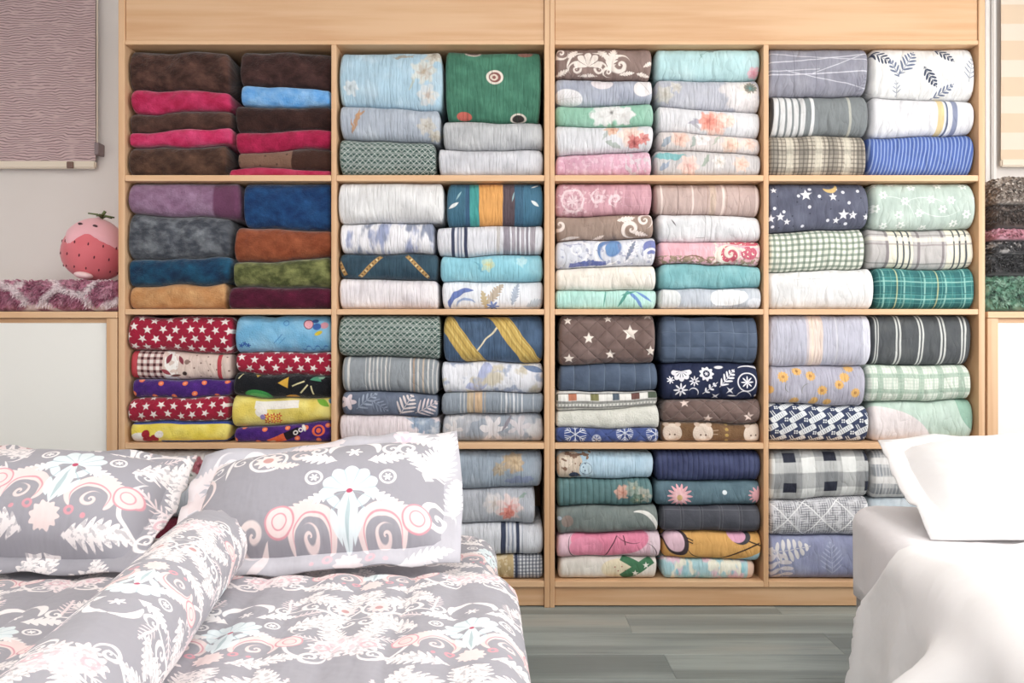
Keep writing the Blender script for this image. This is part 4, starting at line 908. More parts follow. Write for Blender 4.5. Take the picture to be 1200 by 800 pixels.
D3L = [
 I(902, 1024, 369.5, 369.5, 'q', 'thick lavender quilt with one peach stripe', STRIPES('bcbccc', (44, 47, 'cfc4c8'), (47, 63, 'e6d0c4'), (50, 52, 'f0dcc8'), (78, 80, 'd2d2dc'), (110, 130, 'd8d8e4'))),
 I(902, 1018, 429, 429, 'q', 'lilac grey quilt with round golden yellow flowers', lambda p: p.lay(PLAIN('a9a7b8', 'b8b6c6')(p), (p.any(*[p.fl(x_, y_, r_, 11, .1) for x_, y_, r_ in ((16, 10, 7), (33, 17, 6), (48, 11, 6), (62, -5, 6), (81, 2, 6), (88, 11, 6), (101, -8, 6), (95, 23, 6), (30, -20, 6), (54, -18, 5), (69, -20, 5), (1, -6, 5), (52, -22, 5))]), 'dfa94a'), (p.any(*[p.dot(x_, y_, 1.8) for x_, y_ in ((16, 10), (33, 17), (48, 11), (62, -5), (81, 2), (101, -8))]), 'b87c2a'), (p.any(p.arc(24, -2, 6, .6, 200, 60), p.arc(46, -6, 8, .5, 150, 60)), '8a8c7c'))),
 I(902, 1025, 472, 476, 'c', 'navy duvet cover with white ikat diagonals', navygeo),
]
D3R = [
 I(1021, 1140, 369.5, 369.5, 'c', 'charcoal grey duvet cover with paired white pinstripes', lambda p: p.lay(PLAIN('52565a', '5c6062')(p), (p.vs((3, 4.2), (6, 7), (27, 29), (31, 33), (53, 55), (57, 59), (79, 81), (83, 85), (104, 106), (108, 110)), 'd6d8d4'))),
 I(1015, 1139, 428, 428, 'c', 'white duvet cover with sage green windowpane checks', PLAID('dfe6da', ('v', 24, 14, 7, '8fac98', .75), ('h', 18, 9, 5, '8fac98', .75), ('v', 4, 0, 1, 'b8ccba', .5), ('h', 4, 0, 1, 'b8ccba', .5), ('v', 24, 5, 1.5, 'a9c0b0', .6))),
 I(1018, 1147, 471, 468, 'c', 'sage and blush duvet cover with large curved colour fields', lambda p: p.lay(PLAIN('b9d0c2', 'c6dace')(p), (p.ell(10, -18, 62, 36, -12), 'e6dcdc'), (p.ell(136, 20, 36, 36), '8fb8a4'))),
]
D4L = [
 I(903, 1021, 527, 527, 'c', 'black and white buffalo check duvet cover', lambda p: p.lay('b4b6b6', (p.pv(48, 45, 16), 'eceeec'), (p.pv(48, 23, 15) * .5, '70767c'), (p.ph(36, -6, 18) * .5, '6a6e74'), (p.ph(36, 10, 12) * .35, 'eef0ee'), (p.pv(48, 23, 15) * p.ph(36, -14, 12), '2c3040'))),
 I(903, 1020, 586, 580, 'c', 'black and white speckled tweed duvet cover beside the white bed', lambda p: p.lay('d9d9de', (p.pv(2.8, 0, 1.3) * p.th(p.nz(.12, 2), .35, .6) * .7, '62646f'), (p.ph(2.8, 0, 1.3) * p.th(p.nz(.1, 2, seed=6), .35, .6) * .7, '62646f'), (p.any(p.at(20, 0, 45).pv(28, 0, 1.4), p.at(20, 0, -45).pv(28, 0, 1.4)), 'eeeef0'))),
 I(903, 1020, 625, 627, 'c', 'periwinkle duvet cover with large white leaf plumes', lambda p: p.lay(PLAIN('8a90b4', '9aa0c0')(p), (p.frond(22, 10, 26, 14, 7, 10, .34, .2), 'e0dcdc'), (p.frond(12, -12, 24, 16, 8, -70, .34, .3), 'd8d0d4'), (p.frond(72, 0, 20, 14, 6, 95, .2) * .7, 'b4bcd8'))),
]
D4R = [
 I(1022, 1140, 527, 527, 'c', 'grey and white plaid duvet cover tucked beside the buffalo check', PLAID('c2c4c6', ('v', 22, 6, 9, '8a9098', .6), ('h', 24, 4, 9, '8a9098', .6), ('v', 4, 0, 1, 'e6e6e6', .6), ('h', 22, 16, 8, 'eceae8', .8))),
 I(1022, 1140, 583, 583, 'c', 'plain pale blue duvet cover behind the white pillow', PLAIN('b4c2cc', 'c6d0d8')),
 I(1022, 1141, 630, 630, 'c', 'plain taupe duvet cover behind the white mattress', PLAIN('9c9088', 'aca098')),
]
FLOORS = {1: 205, 2: 362, 3: 519, 4: 681}
for col_ in 'ABCD':
    for r_ in (1, 2, 3, 4):
        k_ = '%s%d' % (col_, r_)
        random.seed(sum(map(ord, k_)) * 13)
        Lr = pile('L', col_, FLOORS[r_], globals()[k_ + 'L']); Rr = pile('R', col_, FLOORS[r_], globals()[k_ + 'R'])
        settle(Lr, Rr); emit(Lr); emit(Rr)

# ------------------------------------------------------------------ low cabinets at both sides
def low_cabinet(label, x0, x1, stile_left):
    r = empty('low_cabinet', (X((x0 + x1) / 2), D + CD / 2, 0)); tag(r, label, 'cabinet', 'low cabinets beside the shelving')
    zt = Z(365)
    box('worktop', X(x0), X(x1), D - 0.004, D + CD, zt - 0.024, zt, M_EDGE, r)
    a, b2 = X(x0) + 0.001, X(x1) - 0.001
    sw = 0.04
    box('side_panel', a, a + sw, D, D + CD, 0, zt - 0.025, M_WOODV, r)
    box('side_panel', b2 - sw, b2, D, D + CD, 0, zt - 0.025, M_WOODV, r)
    box('plinth', a + sw + 0.001, b2 - sw - 0.001, D + 0.02, D + 0.04, 0, 0.09, M_WOODH, r)
    box('back_panel', a + sw + 0.001, b2 - sw - 0.001, D + CD - 0.012, D + CD, 0, zt - 0.025, M_BACK, r, bev=0)
    box('top_rail', a + sw + 0.001, b2 - sw - 0.001, D + 0.012, D + 0.03, zt - 0.0415, zt - 0.0255, M_WOODH, r)
    d = box('door', a + sw + 0.004, b2 - sw - 0.004, D + 0.010, D + 0.028, 0.094, zt - 0.042, M_DOOR, r, bev=0.002)
    return r
low_cabinet('low oak framed cabinet with a white door under the pink shaggy rug', -90, 137.5, False)
low_cabinet('low oak framed cabinet with a white door under the pile of fluffy rugs', 1157, 1330, True)

# ------------------------------------------------------------------ wall fittings
def roller_blind(label, x0, x1, ybot, mat, yoff, wallgap=0.03):
    d = YB - wallgap
    r = empty('roller_blind', ((X(x0, d) + X(x1, d)) / 2, d, Z(ybot, d))); tag(r, label, 'blind')
    zb = Z(ybot, d); zt = 2.6
    xs0, xs1 = X(x0, d), X(x1, d); n = 60
    vs_, fs, uvs = [], [], []
    for k in (0, 1):
        for i in range(n + 1):
            z = zb + 0.012 + (zt - zb - 0.012) * i / n
            for xx in (xs0, xs1):
                vs_.append((xx - r.location.x, k * 0.0015 + 0.0015 * math.sin(z * 5), z - r.location.z)); uvs.append(((xx - xs0) / S, (z - zb) / S))
    for i in range(n):
        a = 2 * i; fs.append((a, a + 1, a + 3, a + 2)); c = a + 2 * (n + 1); fs.append((c, c + 2, c + 3, c + 1))
    mobj('fabric', vs_, fs, mat, r, uvs=uvs)
    bar = box('bottom_bar', xs0 - 0.002, xs1 + 0.002, d - 0.008, d + 0.010, zb - 0.02, zb + 0.012, M_RAIL, r, 0.005, 2)
    box('roller_cassette', xs0 - 0.02, xs1 + 0.02, d - 0.05, YB, zt, zt + 0.09, M_RAIL, r, 0.01, 2)
    return r, xs0, xs1, d, bar
m, b = new_mat('mauve_slub_blind'); p = uvp(0.8)
w = p.nz(0.05, 2.0, sx=1.0, sy=1.0); yy = p.y + (p.nz(0.05, 2.0, sx=0.8, seed=3) - 0.5) * 8.0
ln_ = mm('PINGPONG', yy, 1.7); k = p.m(ln_ - 0.55, 0.8) * p.th(p.nz(0.06, 2.0, sx=0.7, sy=2.0, seed=7), 0.2, 0.45)
put(b, 'Base Color', cmix(cmix('d8bfbf', 'd0b5b6', w), '7c6468', k * 0.85)); put(b, 'Roughness', 0.9); bump(b, -k, 0.4, 0.002); M_BLIND1 = m
m, b = new_mat('cream_zebra_blind'); p = uvp(1.2)
put(b, 'Base Color', cmix('f3e6d6', 'ecd6bc', p.ph(49, 4, 26))); put(b, 'Roughness', 0.9); M_BLIND2 = m
r, xs0, xs1, d_, bar_ = roller_blind('mauve slub roller blind on the wall beside the cabinet', -120, 112, 192, M_BLIND1, 0)
tube('pull_chain', [(xs1 + 0.014 - r.location.x, -0.012, z_ / 40 * 1.0 + 0.06) for z_ in range(0, 36)], 0.003, M_RAIL, r, 6)
box('chain_clip', xs1 + 0.004, xs1 + 0.024, d_ - 0.02, d_ + 0.03, Z(182, d_), Z(168, d_), simple('clip_grey', '8d7f82', 0.5), r, 0.003)
kn = box('pull_knob', X(80, d_), X(88, d_), d_ - 0.016, d_ - 0.007, Z(198, d_), Z(190, d_), simple('knob_brown', '7c6258', 0.5), r, 0.003)
kn.parent = bar_; kn.location = kn.location - bar_.location
roller_blind('cream zebra striped roller blind above the fluffy rugs', 1173, 1330, 190, M_BLIND2, 0)
M_TRIM = simple('white_trim_paint', 'f2efec', 0.5)
struct(box('trim_1', X(1150, YB), X(1157, YB), YB - 0.022, YB - 0.0005, 0, ZH - 0.002, M_TRIM, bev=0.006, seg=2))
struct(box('trim_2', X(1160.5, YB), X(1166, YB), YB - 0.015, YB - 0.0005, 0, ZH - 0.002, M_TRIM, bev=0.005, seg=2))

# ------------------------------------------------------------------ shaggy rugs (pile = tufts rooted on the folded body)
def tufts(body, count, length, mat, seed, wid=0.004, front=True, curl=0.6, capped=True):
    zs = [v.co.z for v in body.data.vertices]; zlo, zhi = min(zs), max(zs); xs = [v.co.x for v in body.data.vertices]; xlo, xhi = min(xs) - 0.012, max(xs) + 0.003
    rr = random.Random(seed); me = body.data; me.calc_loop_triangles()
    uvl = me.uv_layers[0].data; tris = []; acc = 0.0
    for t in me.loop_triangles:
        n = t.normal
        if front and n.y > 0.35: continue
        if n.z < -0.75: continue
        acc += t.area; tris.append((acc, t))
    import bisect
    keys = [a for a, _ in tris]
    vs_, fs, uvs = [], [], []
    for _ in range(count):
        t = tris[min(bisect.bisect_left(keys, rr.random() * acc), len(tris) - 1)][1]
        a, b2 = rr.random(), rr.random()
        if a + b2 > 1: a, b2 = 1 - a, 1 - b2
        c0, c1, c2 = (me.vertices[i].co for i in t.vertices)
        p = c0 + (c1 - c0) * a + (c2 - c0) * b2
        u0, u1, u2 = (uvl[i].uv for i in t.loops); uv = u0 + (u1 - u0) * a + (u2 - u0) * b2
        n = (Vector(t.normal) + Vector((rr.uniform(-1, 1), rr.uniform(-1, 1), rr.uniform(-1.2, 0.5))) * curl).normalized()
        sd = n.cross(Vector((rr.uniform(-1, 1), rr.uniform(-1, 1), rr.uniform(-1, 1)))).normalized() * wid * rr.uniform(0.7, 1.2)
        L = length * rr.uniform(0.6, 1.15); dr = Vector((0, 0, -0.25 * L))
        k = len(vs_); p = p - n * 0.002; tip = p + n * L + dr
        if tip.z < zlo + 0.003 or tip.x < xlo or tip.x > xhi or (tip.z > zhi + 0.002 and capped): continue
        vs_ += [p - sd, p + sd, p + n * L * 0.6 + sd * 0.8, p + n * L * 0.6 - sd * 0.8, p + n * L + dr]
        uvs += [uv] * 5; fs += [(k, k + 1, k + 2, k + 3), (k + 3, k + 2, k + 4)]
    o = mobj('pile', vs_, fs, mat, body, uvs=uvs); o['kind'] = 'stuff'
    return o
def shag(name, fn):
    m, b = new_mat(name); p = uvp(2.0)
    put(b, 'Base Color', fn(p)); put(b, 'Roughness', 0.9); put(b, 'Sheen Weight', 0.3)
    return m
def fluffy(label, x0, x1, y0, y1, fn, count, length, seed, yf=0.02, depth=0.36, nm='shaggy_rug', wid=0.004, amp=2.0, capped=True):
    f = Fold(X(x0), X(x1), D + yf, lambda x: Z(y0 + amp * abs(noise.noise(Vector((x * 10, seed, 0))))) - 0.002, lambda x: Z(y1) + 0.001, 'p', seed, depth)
    mt = shag(nm + '_pile', fn)
    o = f.build(nm, mt); tag(o, label, 'rug', 'folded shaggy rugs')
    tufts(o, count, length, mt, seed, wid, capped=capped)
    return o
def rings(p):
    q = p.warp(4, 0.05); e = q.vor(0.024, True, 0.8)
    c = cmix('b4728a', '8a475f', p.th(p.nz(0.12, 2.0), 0.45, 0.65))
    c = cmix(c, 'd09aac', p.th(p.nz(0.07, 2.0, seed=3), 0.52, 0.64) * 0.7)
    return cmix(c, 'f3e6e8', mm('SUBTRACT', 1.0, p.th(e, 0.05, 0.16)) * 0.9)
fluffy('rose pink shaggy rug with white rings under the strawberry cushion', -60, 134, 326, 364.4, rings, 11000, 0.022, 901, yf=0.026, depth=0.38, wid=0.0028)
fluffy('grey green mottled shaggy rug at the bottom of the fluffy pile', 1162, 1290, 322, 364.4, lambda p: cmix(cmix('5f8a74', '8fb09c', p.th(p.nz(.06, 2), .4, .65)), '3f5c50', p.th(p.nz(.08, 2, seed=4), .55, .7)), 5000, 0.018, 911)
fluffy('charcoal black shaggy rug on the grey green one', 1163, 1285, 297, 321, lambda p: cmix('2a2a2c', '4c4a4c', p.th(p.nz(.08, 2), .45, .7)), 4500, 0.018, 912)
fluffy('black shaggy rug flecked with pale grey under the pink one', 1171, 1290, 281, 296, lambda p: cmix('39383a', 'aaa6a4', p.th(p.nz(.09, 2), .5, .6)), 3500, 0.016, 913)
fluffy('dusty pink shaggy rug in the middle of the fluffy pile', 1171, 1290, 266, 280, lambda p: cmix('a8707c', 'c493a0', p.th(p.nz(.09, 2), .45, .65)), 3000, 0.015, 914)
fluffy('dark brown shaggy rug on the dusty pink one', 1172, 1285, 238, 265, lambda p: cmix('4a403c', '6c5f58', p.th(p.nz(.09, 2), .45, .65)), 4500, 0.018, 915)
fluffy('grey brown knobbly shaggy rug on top of the fluffy pile', 1175, 1285, 206, 237, lambda p: cmix('8f8278', 'cfc4ba', p.th(p.vor(.16, True), .05, .4)), 5000, 0.02, 916, wid=0.006, amp=5.0, capped=False)

# ------------------------------------------------------------------ strawberry cushion
m, b = new_mat('strawberry_velour'); p = objp('xz', 100); put(b, 'Base Color', cmix('e07a82', 'd8646e', p.nz(0.1, 2))); put(b, 'Roughness', 0.9); put(b, 'Sheen Weight', 0.4); M_BERRY = m
m, b = new_mat('icing_velour'); put(b, 'Base Color', 'efb4bc'); put(b, 'Roughness', 0.9); put(b, 'Sheen Weight', 0.4); M_ICING = m
M_SEED = simple('seed_dark', '6a2a34', 0.8); M_LEAF = simple('leaf_felt', '6f7d54', 0.9); M_FOOT = simple('petal_plush', 'f3d4d4', 0.9); M_FACE = simple('stitched_thread', '4a3438', 0.8)
DS = D + 0.19
sb = empty('strawberry_cushion', (X(106, DS), DS, Z(326) + 0.006)); tag(sb, 'plump pink strawberry cushion with icing top and dark seeds', 'cushion')
sb.rotation_euler = (0, math.radians(8), 0)
RX, RZ = 0.122, 0.120
def berry(dv):
    k = 1.0 + 0.10 * (-dv.z if dv.z < 0 else -dv.z * 0.9)
    return Vector((dv.x * k, dv.y * k, dv.z))
rounded('body', RX, RX * 0.85, RZ, M_BERRY, sb, (0, 0, RZ), n=28, m=18, fn=berry)
# icing cap with a dripping edge
vs_, fs = [], []; n_, m_ = 48, 10
for j in range(m_ + 1):
    for i in range(n_):
        th = 2 * PI * i / n_
        low = 0.32 + 0.20 * math.sin(th * 4 + 0.6) + 0.07 * math.sin(th * 7)
        ph = PI / 2 - (PI / 2 - low * 0.9) * j / m_
        dv = berry(Vector((math.cos(ph) * math.cos(th), math.cos(ph) * math.sin(th), math.sin(ph))))
        k = 1.05 if j < m_ else 0.985
        vs_.append((dv.x * RX * k, dv.y * RX * 0.85 * k, dv.z * RZ * k * (1.08 if j == 0 else 1.03) + RZ))
for j in range(m_):
    for i in range(n_):
        a, c = j * n_ + i, j * n_ + (i + 1) % n_; fs.append((a, a + n_, c + n_, c))
ic = mobj('icing', vs_, fs, M_ICING, sb)
def on_berry(th, ph, k=1.01):
    dv = berry(Vector((math.cos(ph) * math.cos(th), math.cos(ph) * math.sin(th), math.sin(ph))))
    return Vector((dv.x * RX * k, dv.y * RX * 0.85 * k, dv.z * RZ * k + RZ)), dv
for row_, ph in enumerate((-38, -14, 9)):
    for i in range(14):
        th = math.radians(i * 360 / 14 + (row_ % 2) * 13)
        c, dv = on_berry(th, math.radians(ph), 1.0)
        rounded('seed', 0.0028, 0.0028, 0.0062, M_SEED, sb, c, (0, 0, th), 8, 6)
for i in range(5):
    a = i * 2 * PI / 5
    L = [(0, 0, 0), (0.018 * math.cos(a - .5), 0.018 * math.sin(a - .5), 0.012), (0.05 * math.cos(a), 0.05 * math.sin(a), 0.010), (0.018 * math.cos(a + .5), 0.018 * math.sin(a + .5), 0.012)]
    mobj('leaf', L + [(x_, y_, z_ + 0.006) for x_, y_, z_ in L], [(3, 2, 1, 0), (4, 5, 6, 7), (0, 1, 5, 4), (1, 2, 6, 5), (2, 3, 7, 6), (3, 0, 4, 7)], M_LEAF, sb, (0.01, 0, RZ * 2.07))
tube('stem', [(0.01, 0, RZ * 2.06), (0.013, 0, RZ * 2.06 + 0.02), (0.02, 0, RZ * 2.06 + 0.034)], 0.006, M_LEAF, sb)
for th in (-112, -72):
    c, dv = on_berry(math.radians(th), math.radians(46), 1.075)
    rounded('eye', 0.010, 0.004, 0.006, M_FACE, ic, c, (0.6, 0, 0), 10, 6)
rounded('foot', 0.035, 0.03, 0.014, M_FOOT, sb, (0.012, -RX * 0.62, 0.017), (0, 0, 0), 14, 8)

# ------------------------------------------------------------------ patterned bed
def bed_motifs(t, p):
    """shell centrepiece, mirrored: lists of (mask, colour) on cm coordinates"""
    W, PK, AQ, RD = 'f4efef', 'efdcda', 'e3edf0', 'c2506c'
    return [
        (t.any(t.acan(8.8, 6.0, 5.4, 2.4, 1.7, 14), t.spi(9.6, 10.2, 2.7, 1.6, .22, 1), t.arc(0, 9.6, 6.0, 1.2, 38, 52), t.fl(0, 8.4, 2.0, 6, .3), t.acan(7.5, -6.4, 5.0, 1.7, 1.5, -20), t.ring(9.0, -.4, 1.8, .3), t.fl(9.0, -.4, 1.1, 6, .25)), W),
        (t.any(t.arc(8.2, -14.2, 4.9, 1.7, 95, 125), t.dot(16.0, -11.2, 3.3), t.acan(12, -8.6, 4.6, 1.6, 1.5, -28), t.fl(0, -20.4, 3.6, 11, .1), t.spi(8.8, -14.6, 2.4, 1.6, .2, 1)), PK),
        (t.any(t.arc(8.2, -14.2, 4.4, .3, 95, 118), t.ring(16.0, -11.2, 3.3, .22), t.ring(16.0, -11.2, 1.7, .16), t.ring(5.0, -18.4, .9, .35), t.dot(8.6, -19.2, .6)), 'dc9fa9'),
        (t.any(t.fan(0, -4.4, 7.2, 11, .15, 98), t.leaf(0, -10.5, 7.0, 2.2, 90), t.leaf(3.6, -7.2, 3.4, 1.2, 50), t.leaf(2.6, -12.5, 3.4, 1.0, 70)), AQ),
        (t.rays(0, -4.4, 11, .2) * t.dot(0, -4.4, 6.4) * .6, 'a9bec8'), (t.leaf(0, -11.5, 5.0, .5, 90), 'b9cace'),
        (t.any(t.dot(0, -4.6, .75)), RD),
    ]
def damask_tile(p, base, W=60.0, H=52.0):
    q = p.warp(.55, .16, 3); l = q.lat(W, H, None, 0.5); t = l.mir()
    Wc = 'f3ecec'
    vein = mm('SUBTRACT', 1.0, p.th(q.nz(0.75, 2.0, seed=12), .52, .62) * 0.55)      # cut-out veining in the print
    layers = [
        (t.any(t.acan(21, 3, 9.5, 4.4, 2.0, 40), t.acan(20, 18, 9.5, 4.2, 2.0, -22), t.acan(25, -4, 8, 3.6, 1.9, 105), t.acan(13, -22, 8.5, 3.4, 1.9, 12), t.acan(14, 21, 6.5, 2.8, 1.7, 60), t.acan(28, 22, 7, 3.2, 1.8, 95)) * vein, Wc),
        (t.any(t.spi(16.5, 13.0, 3.4, 1.7, .2, 1), t.spi(23, -20, 3.6, 1.9, .19, -1), t.spi(28, 3, 3.2, 1.7, .2, 1), t.spi(17, -3, 2.4, 1.6, .18, -1), t.arc(16, 2, 9, .6, 60, 80), t.arc(24, -12, 9, .6, 200, 70), t.spi(11.5, 16.5, 2.2, 1.6, .16, -1)), Wc),
        (t.any(t.fl(29, -12, 6.8, 11, .12), t.fl(24.5, -14, 4.2, 9, .16), t.fl(27, -17, 3.6, 9, .16)) * vein, 'f3e6e8'), (t.fl(29, -12, 4.6, 7, .3) * .6, 'e8c6ce'), (t.fl(29, -12, 2.2, 5, .3), 'f6eeee'), (t.ring(24.5, -14, 1.6, .4) * .7, 'dcb0ba'),
        (t.ring(25.5, 12.5, 4.4, .4), Wc), (t.fl(25.5, 12.5, 3.5, 10, .14), 'f0dfe0'), (t.dot(25.5, 12.5, 1.1), 'c79a9a'),
        (t.any(t.frond(10, 15, 5, 2.4, 1.6, 100, .3), t.frond(21, -9, 5, 2.2, 1.6, 160, .3), t.frond(17, 8, 4, 2, 1.4, 30, .3)), 'eedfe1'),
    ] + bed_motifs(t, p)
    return q.lay(base, *layers)
def damask_group():
    """the repeat, built once as a node group on cm coordinates"""
    global NT
    g = bpy.data.node_groups.new('baroque_repeat', 'ShaderNodeTree')
    for nm_ in ('X', 'Y'): g.interface.new_socket(name=nm_, in_out='INPUT', socket_type='NodeSocketFloat')
    g.interface.new_socket(name='Color', in_out='OUTPUT', socket_type='NodeSocketColor')
    NT = g; gi = g.nodes.new('NodeGroupInput'); go = g.nodes.new('NodeGroupOutput')
    c = damask_tile(P(E(gi.outputs[0]), E(gi.outputs[1]), 0.22), GREY)
    g.links.new(c, go.inputs[0])
    return g
GREY = 'a3a1a9'
G_DAMASK = damask_group()
def damask(p, k=1.0):
    n = NT.nodes.new('ShaderNodeGroup'); n.node_tree = G_DAMASK
    NT.links.new((p.x * k).s, n.inputs[0]); NT.links.new((p.y * k).s, n.inputs[1])
    return n.outputs[0]
def linen(name, fn, gath=0.5):
    m, b = new_mat(name); p = uvp(0.22)
    put(b, 'Base Color', fn(p)); put(b, 'Roughness', 0.75); b.inputs['Specular IOR Level'].default_value = 0.25
    put(b, 'Sheen Weight', 0.15)
    bump(b, p.nz(0.10, 3.0) + p.nz(0.28, 2.0, sx=1.0, sy=0.35, seed=4) * 0.5, gath, 0.012)
    return m
M_SHEET = linen('damask_sheet', lambda p: damask(p, 1.4))
M_QUILT = linen('damask_quilt', lambda p: damask(p.at(-6, 9), 1.4), 0.6)
M_BOLSTER = linen('damask_bolster', lambda p: damask(p.at(14, 10), 1.6))
M_PILLOW1 = linen('damask_pillow_scrolls', lambda p: damask(p.at(-14, -16), 1.05))
def shell_pillow(p):
    q = p.warp(.4, .16, 3); t = q.at(8.0, 0).mir(); W = 'f4efef'
    L = [(q.any(q.ring(-13.4, 7.4, 4.4, .4), q.spi(-26.5, 14, 3.8, 1.5, .26, 1), q.spi(-19.4, 14.6, 3.6, 1.5, .26, -1), q.spi(-26.6, 7.6, 2.9, 1.8, .13, -1), q.spi(-20.6, 8.8, 2.8, 1.8, .13, 1), q.leaf(-23.4, 7.4, 4.4, .5, 90)), W),
         (q.any(q.acan(-13, 14.2, 6.5, 2.8, 1.77, 6), q.acan(-4, 19, 8, 3.2, 1.90, 10), q.acan(-6, 14, 6, 2.2, 1.63, -30), q.acan(-9.2, 4.6, 4.4, 1.5, 1.36, -8), q.spi(-5.2, 8.2, 2.6, 1.6, .2, 1), q.acan(-31, 10, 7, 2.8, 1.63, 48), q.acan(-34, 2, 9, 3.6, 1.90, 84), q.spi(-14.2, -13.6, 3.4, 1.6, .24, -1), q.leaf(-13, -19, 5, 1.2, 60), q.ring(-31.4, 1.6, 5, .4)), 'f1e2e0'),
         (q.fl(-13.4, 7.4, 3.6, 9, .16), 'f2e6e4'), (q.dot(-13.4, 7.4, 1.3), 'd2a29c'), (q.fl(-32, 1.4, 3.6, 7, .2), 'ecd6d2'),
         (q.any(q.acan(24, 18, 8, 4.2, 1.90, -30), q.acan(29, 8, 9, 4.4, 1.90, 70), q.acan(31, 18, 7, 3.4, 1.77, 100), q.acan(24, 6, 6, 2.6, 1.63, 120), q.spi(29, -10, 4.2, 1.8, .22, 1), q.acan(26, -19, 7, 2.6, 1.63, 15), q.acan(33, -2, 7, 3, 1.63, 85), q.spi(21.5, 11, 3, 1.6, .2, -1)), 'f6f1f1'),
         (q.any(q.fl(20, 18, 4.6, 8, .2)), 'f0dce4'), (q.fl(20, 18, 2.8, 6, .3), 'dcb2c6')]
    return q.lay(GREY, *(L + bed_motifs(t, q)))
M_PILLOW2 = linen('damask_pillow_shell', shell_pillow)
M_FLANGE_LIT = linen('damask_pillow_flange_lit', lambda p: cmix(shell_pillow(p), 'e6e4ec', 0.45))  # grey shell print mixed paler: light on the flange painted into its colour
M_INNER = simple('pillow_opening_lining', '4a4848', 0.9)
M_BASE1 = simple('bed_base_fabric', '8f8d92', 0.9)
M_PIPE = simple('white_piping', 'f4f2f2', 0.7)

def soft_box(name, x0, x1, y0, y1, z0, z1, r, mat, parent, nx=30, ny=36, uvk=100.0, lump=0.004, seed=1, rc=None, skirt=None):
    """mattress-like block: rounded top edges and plan corners, gently uneven top; closed underneath"""
    rc = rc or r; vs_, fs, uvs = [], [], []
    prof = []                                   # (inset, z) from the bottom up and over
    for k in range(6): prof.append((0.0, z0 + (z1 - r - z0) * k / 5))
    for k in range(1, 7):
        a = PI / 2 * k / 6; prof.append((r - r * math.cos(a), z1 - r + r * math.sin(a)))
    per = []
    def corner(cx, cy, a0):
        for k in range(9):
            a = a0 + PI / 2 * k / 8; per.append((cx, cy, math.cos(a), math.sin(a)))
    def seg(ax, ay, bx, by, nx_, ny_, n):
        for k in range(1, n): per.append((ax + (bx - ax) * k / n, ay + (by - ay) * k / n, nx_, ny_))
    X0, X1, Y0, Y1 = x0 + rc, x1 - rc, y0 + rc, y1 - rc
    corner(X1, Y1, 0); seg(X1, Y1, X0, Y1, 0, 1, nx); corner(X0, Y1, PI / 2); seg(X0, Y1, X0, Y0, -1, 0, ny)
    corner(X0, Y0, PI); seg(X0, Y0, X1, Y0, 0, -1, nx); corner(X1, Y0, 1.5 * PI); seg(X1, Y0, X1, Y1, 1, 0, ny)
    n = len(per)
    for (ins, z) in prof:
        for (cx, cy, nx_, ny_) in per:
            rr = rc - ins; q = (z1 - z) / (z1 - z0 + 1e-6)
            wv = noise.noise(Vector((cx * 5, cy * 5, seed))) * 0.006 * q + (skirt(cx, cy, q) if skirt else 0)
            vx, vy = cx + nx_ * (rr + wv), cy + ny_ * (rr + wv)
            vs_.append(Vector((vx, vy, z)))
            drop = (z1 - z)
            uvs.append(((vx + nx_ * drop) * uvk, (vy + ny_ * drop) * uvk))
    for j in range(len(prof) - 1):
        for i in range(n):
            a, c = j * n + i, j * n + (i + 1) % n; fs.append((a, c, c + n, a + n))
    top = (len(prof) - 1) * n
    # fill the top by shrinking rings
    rings_ = 14; last = top
    ctr = Vector(((x0 + x1) / 2, (y0 + y1) / 2, 0))
    for k in range(1, rings_ + 1):
        f = 1 - k / rings_
        base = len(vs_)
        for i in range(n):
            v0 = vs_[top + i]; f2 = max(f, 0.02)
            vx, vy = ctr.x + (v0.x - ctr.x) * f2, ctr.y + (v0.y - ctr.y) * f2
            edge = min(1.0, k / 3)
            vs_.append(Vector((vx, vy, z1 + edge * lump * (noise.noise(Vector((vx * 4, vy * 4, seed))) + 0.6 * noise.noise(Vector((vx * 11, vy * 11, seed + 3)))))))
            uvs.append((vx * uvk, vy * uvk))
        for i in range(n):
            a, c = last + i, last + (i + 1) % n; d2, e2 = base + i, base + (i + 1) % n; fs.append((a, c, e2, d2))
        last = base
    fs.append(tuple(range(last, last + n))); fs.append(tuple(range(n))[::-1])
    return mobj(name, vs_, fs, mat, parent, uvs=uvs)

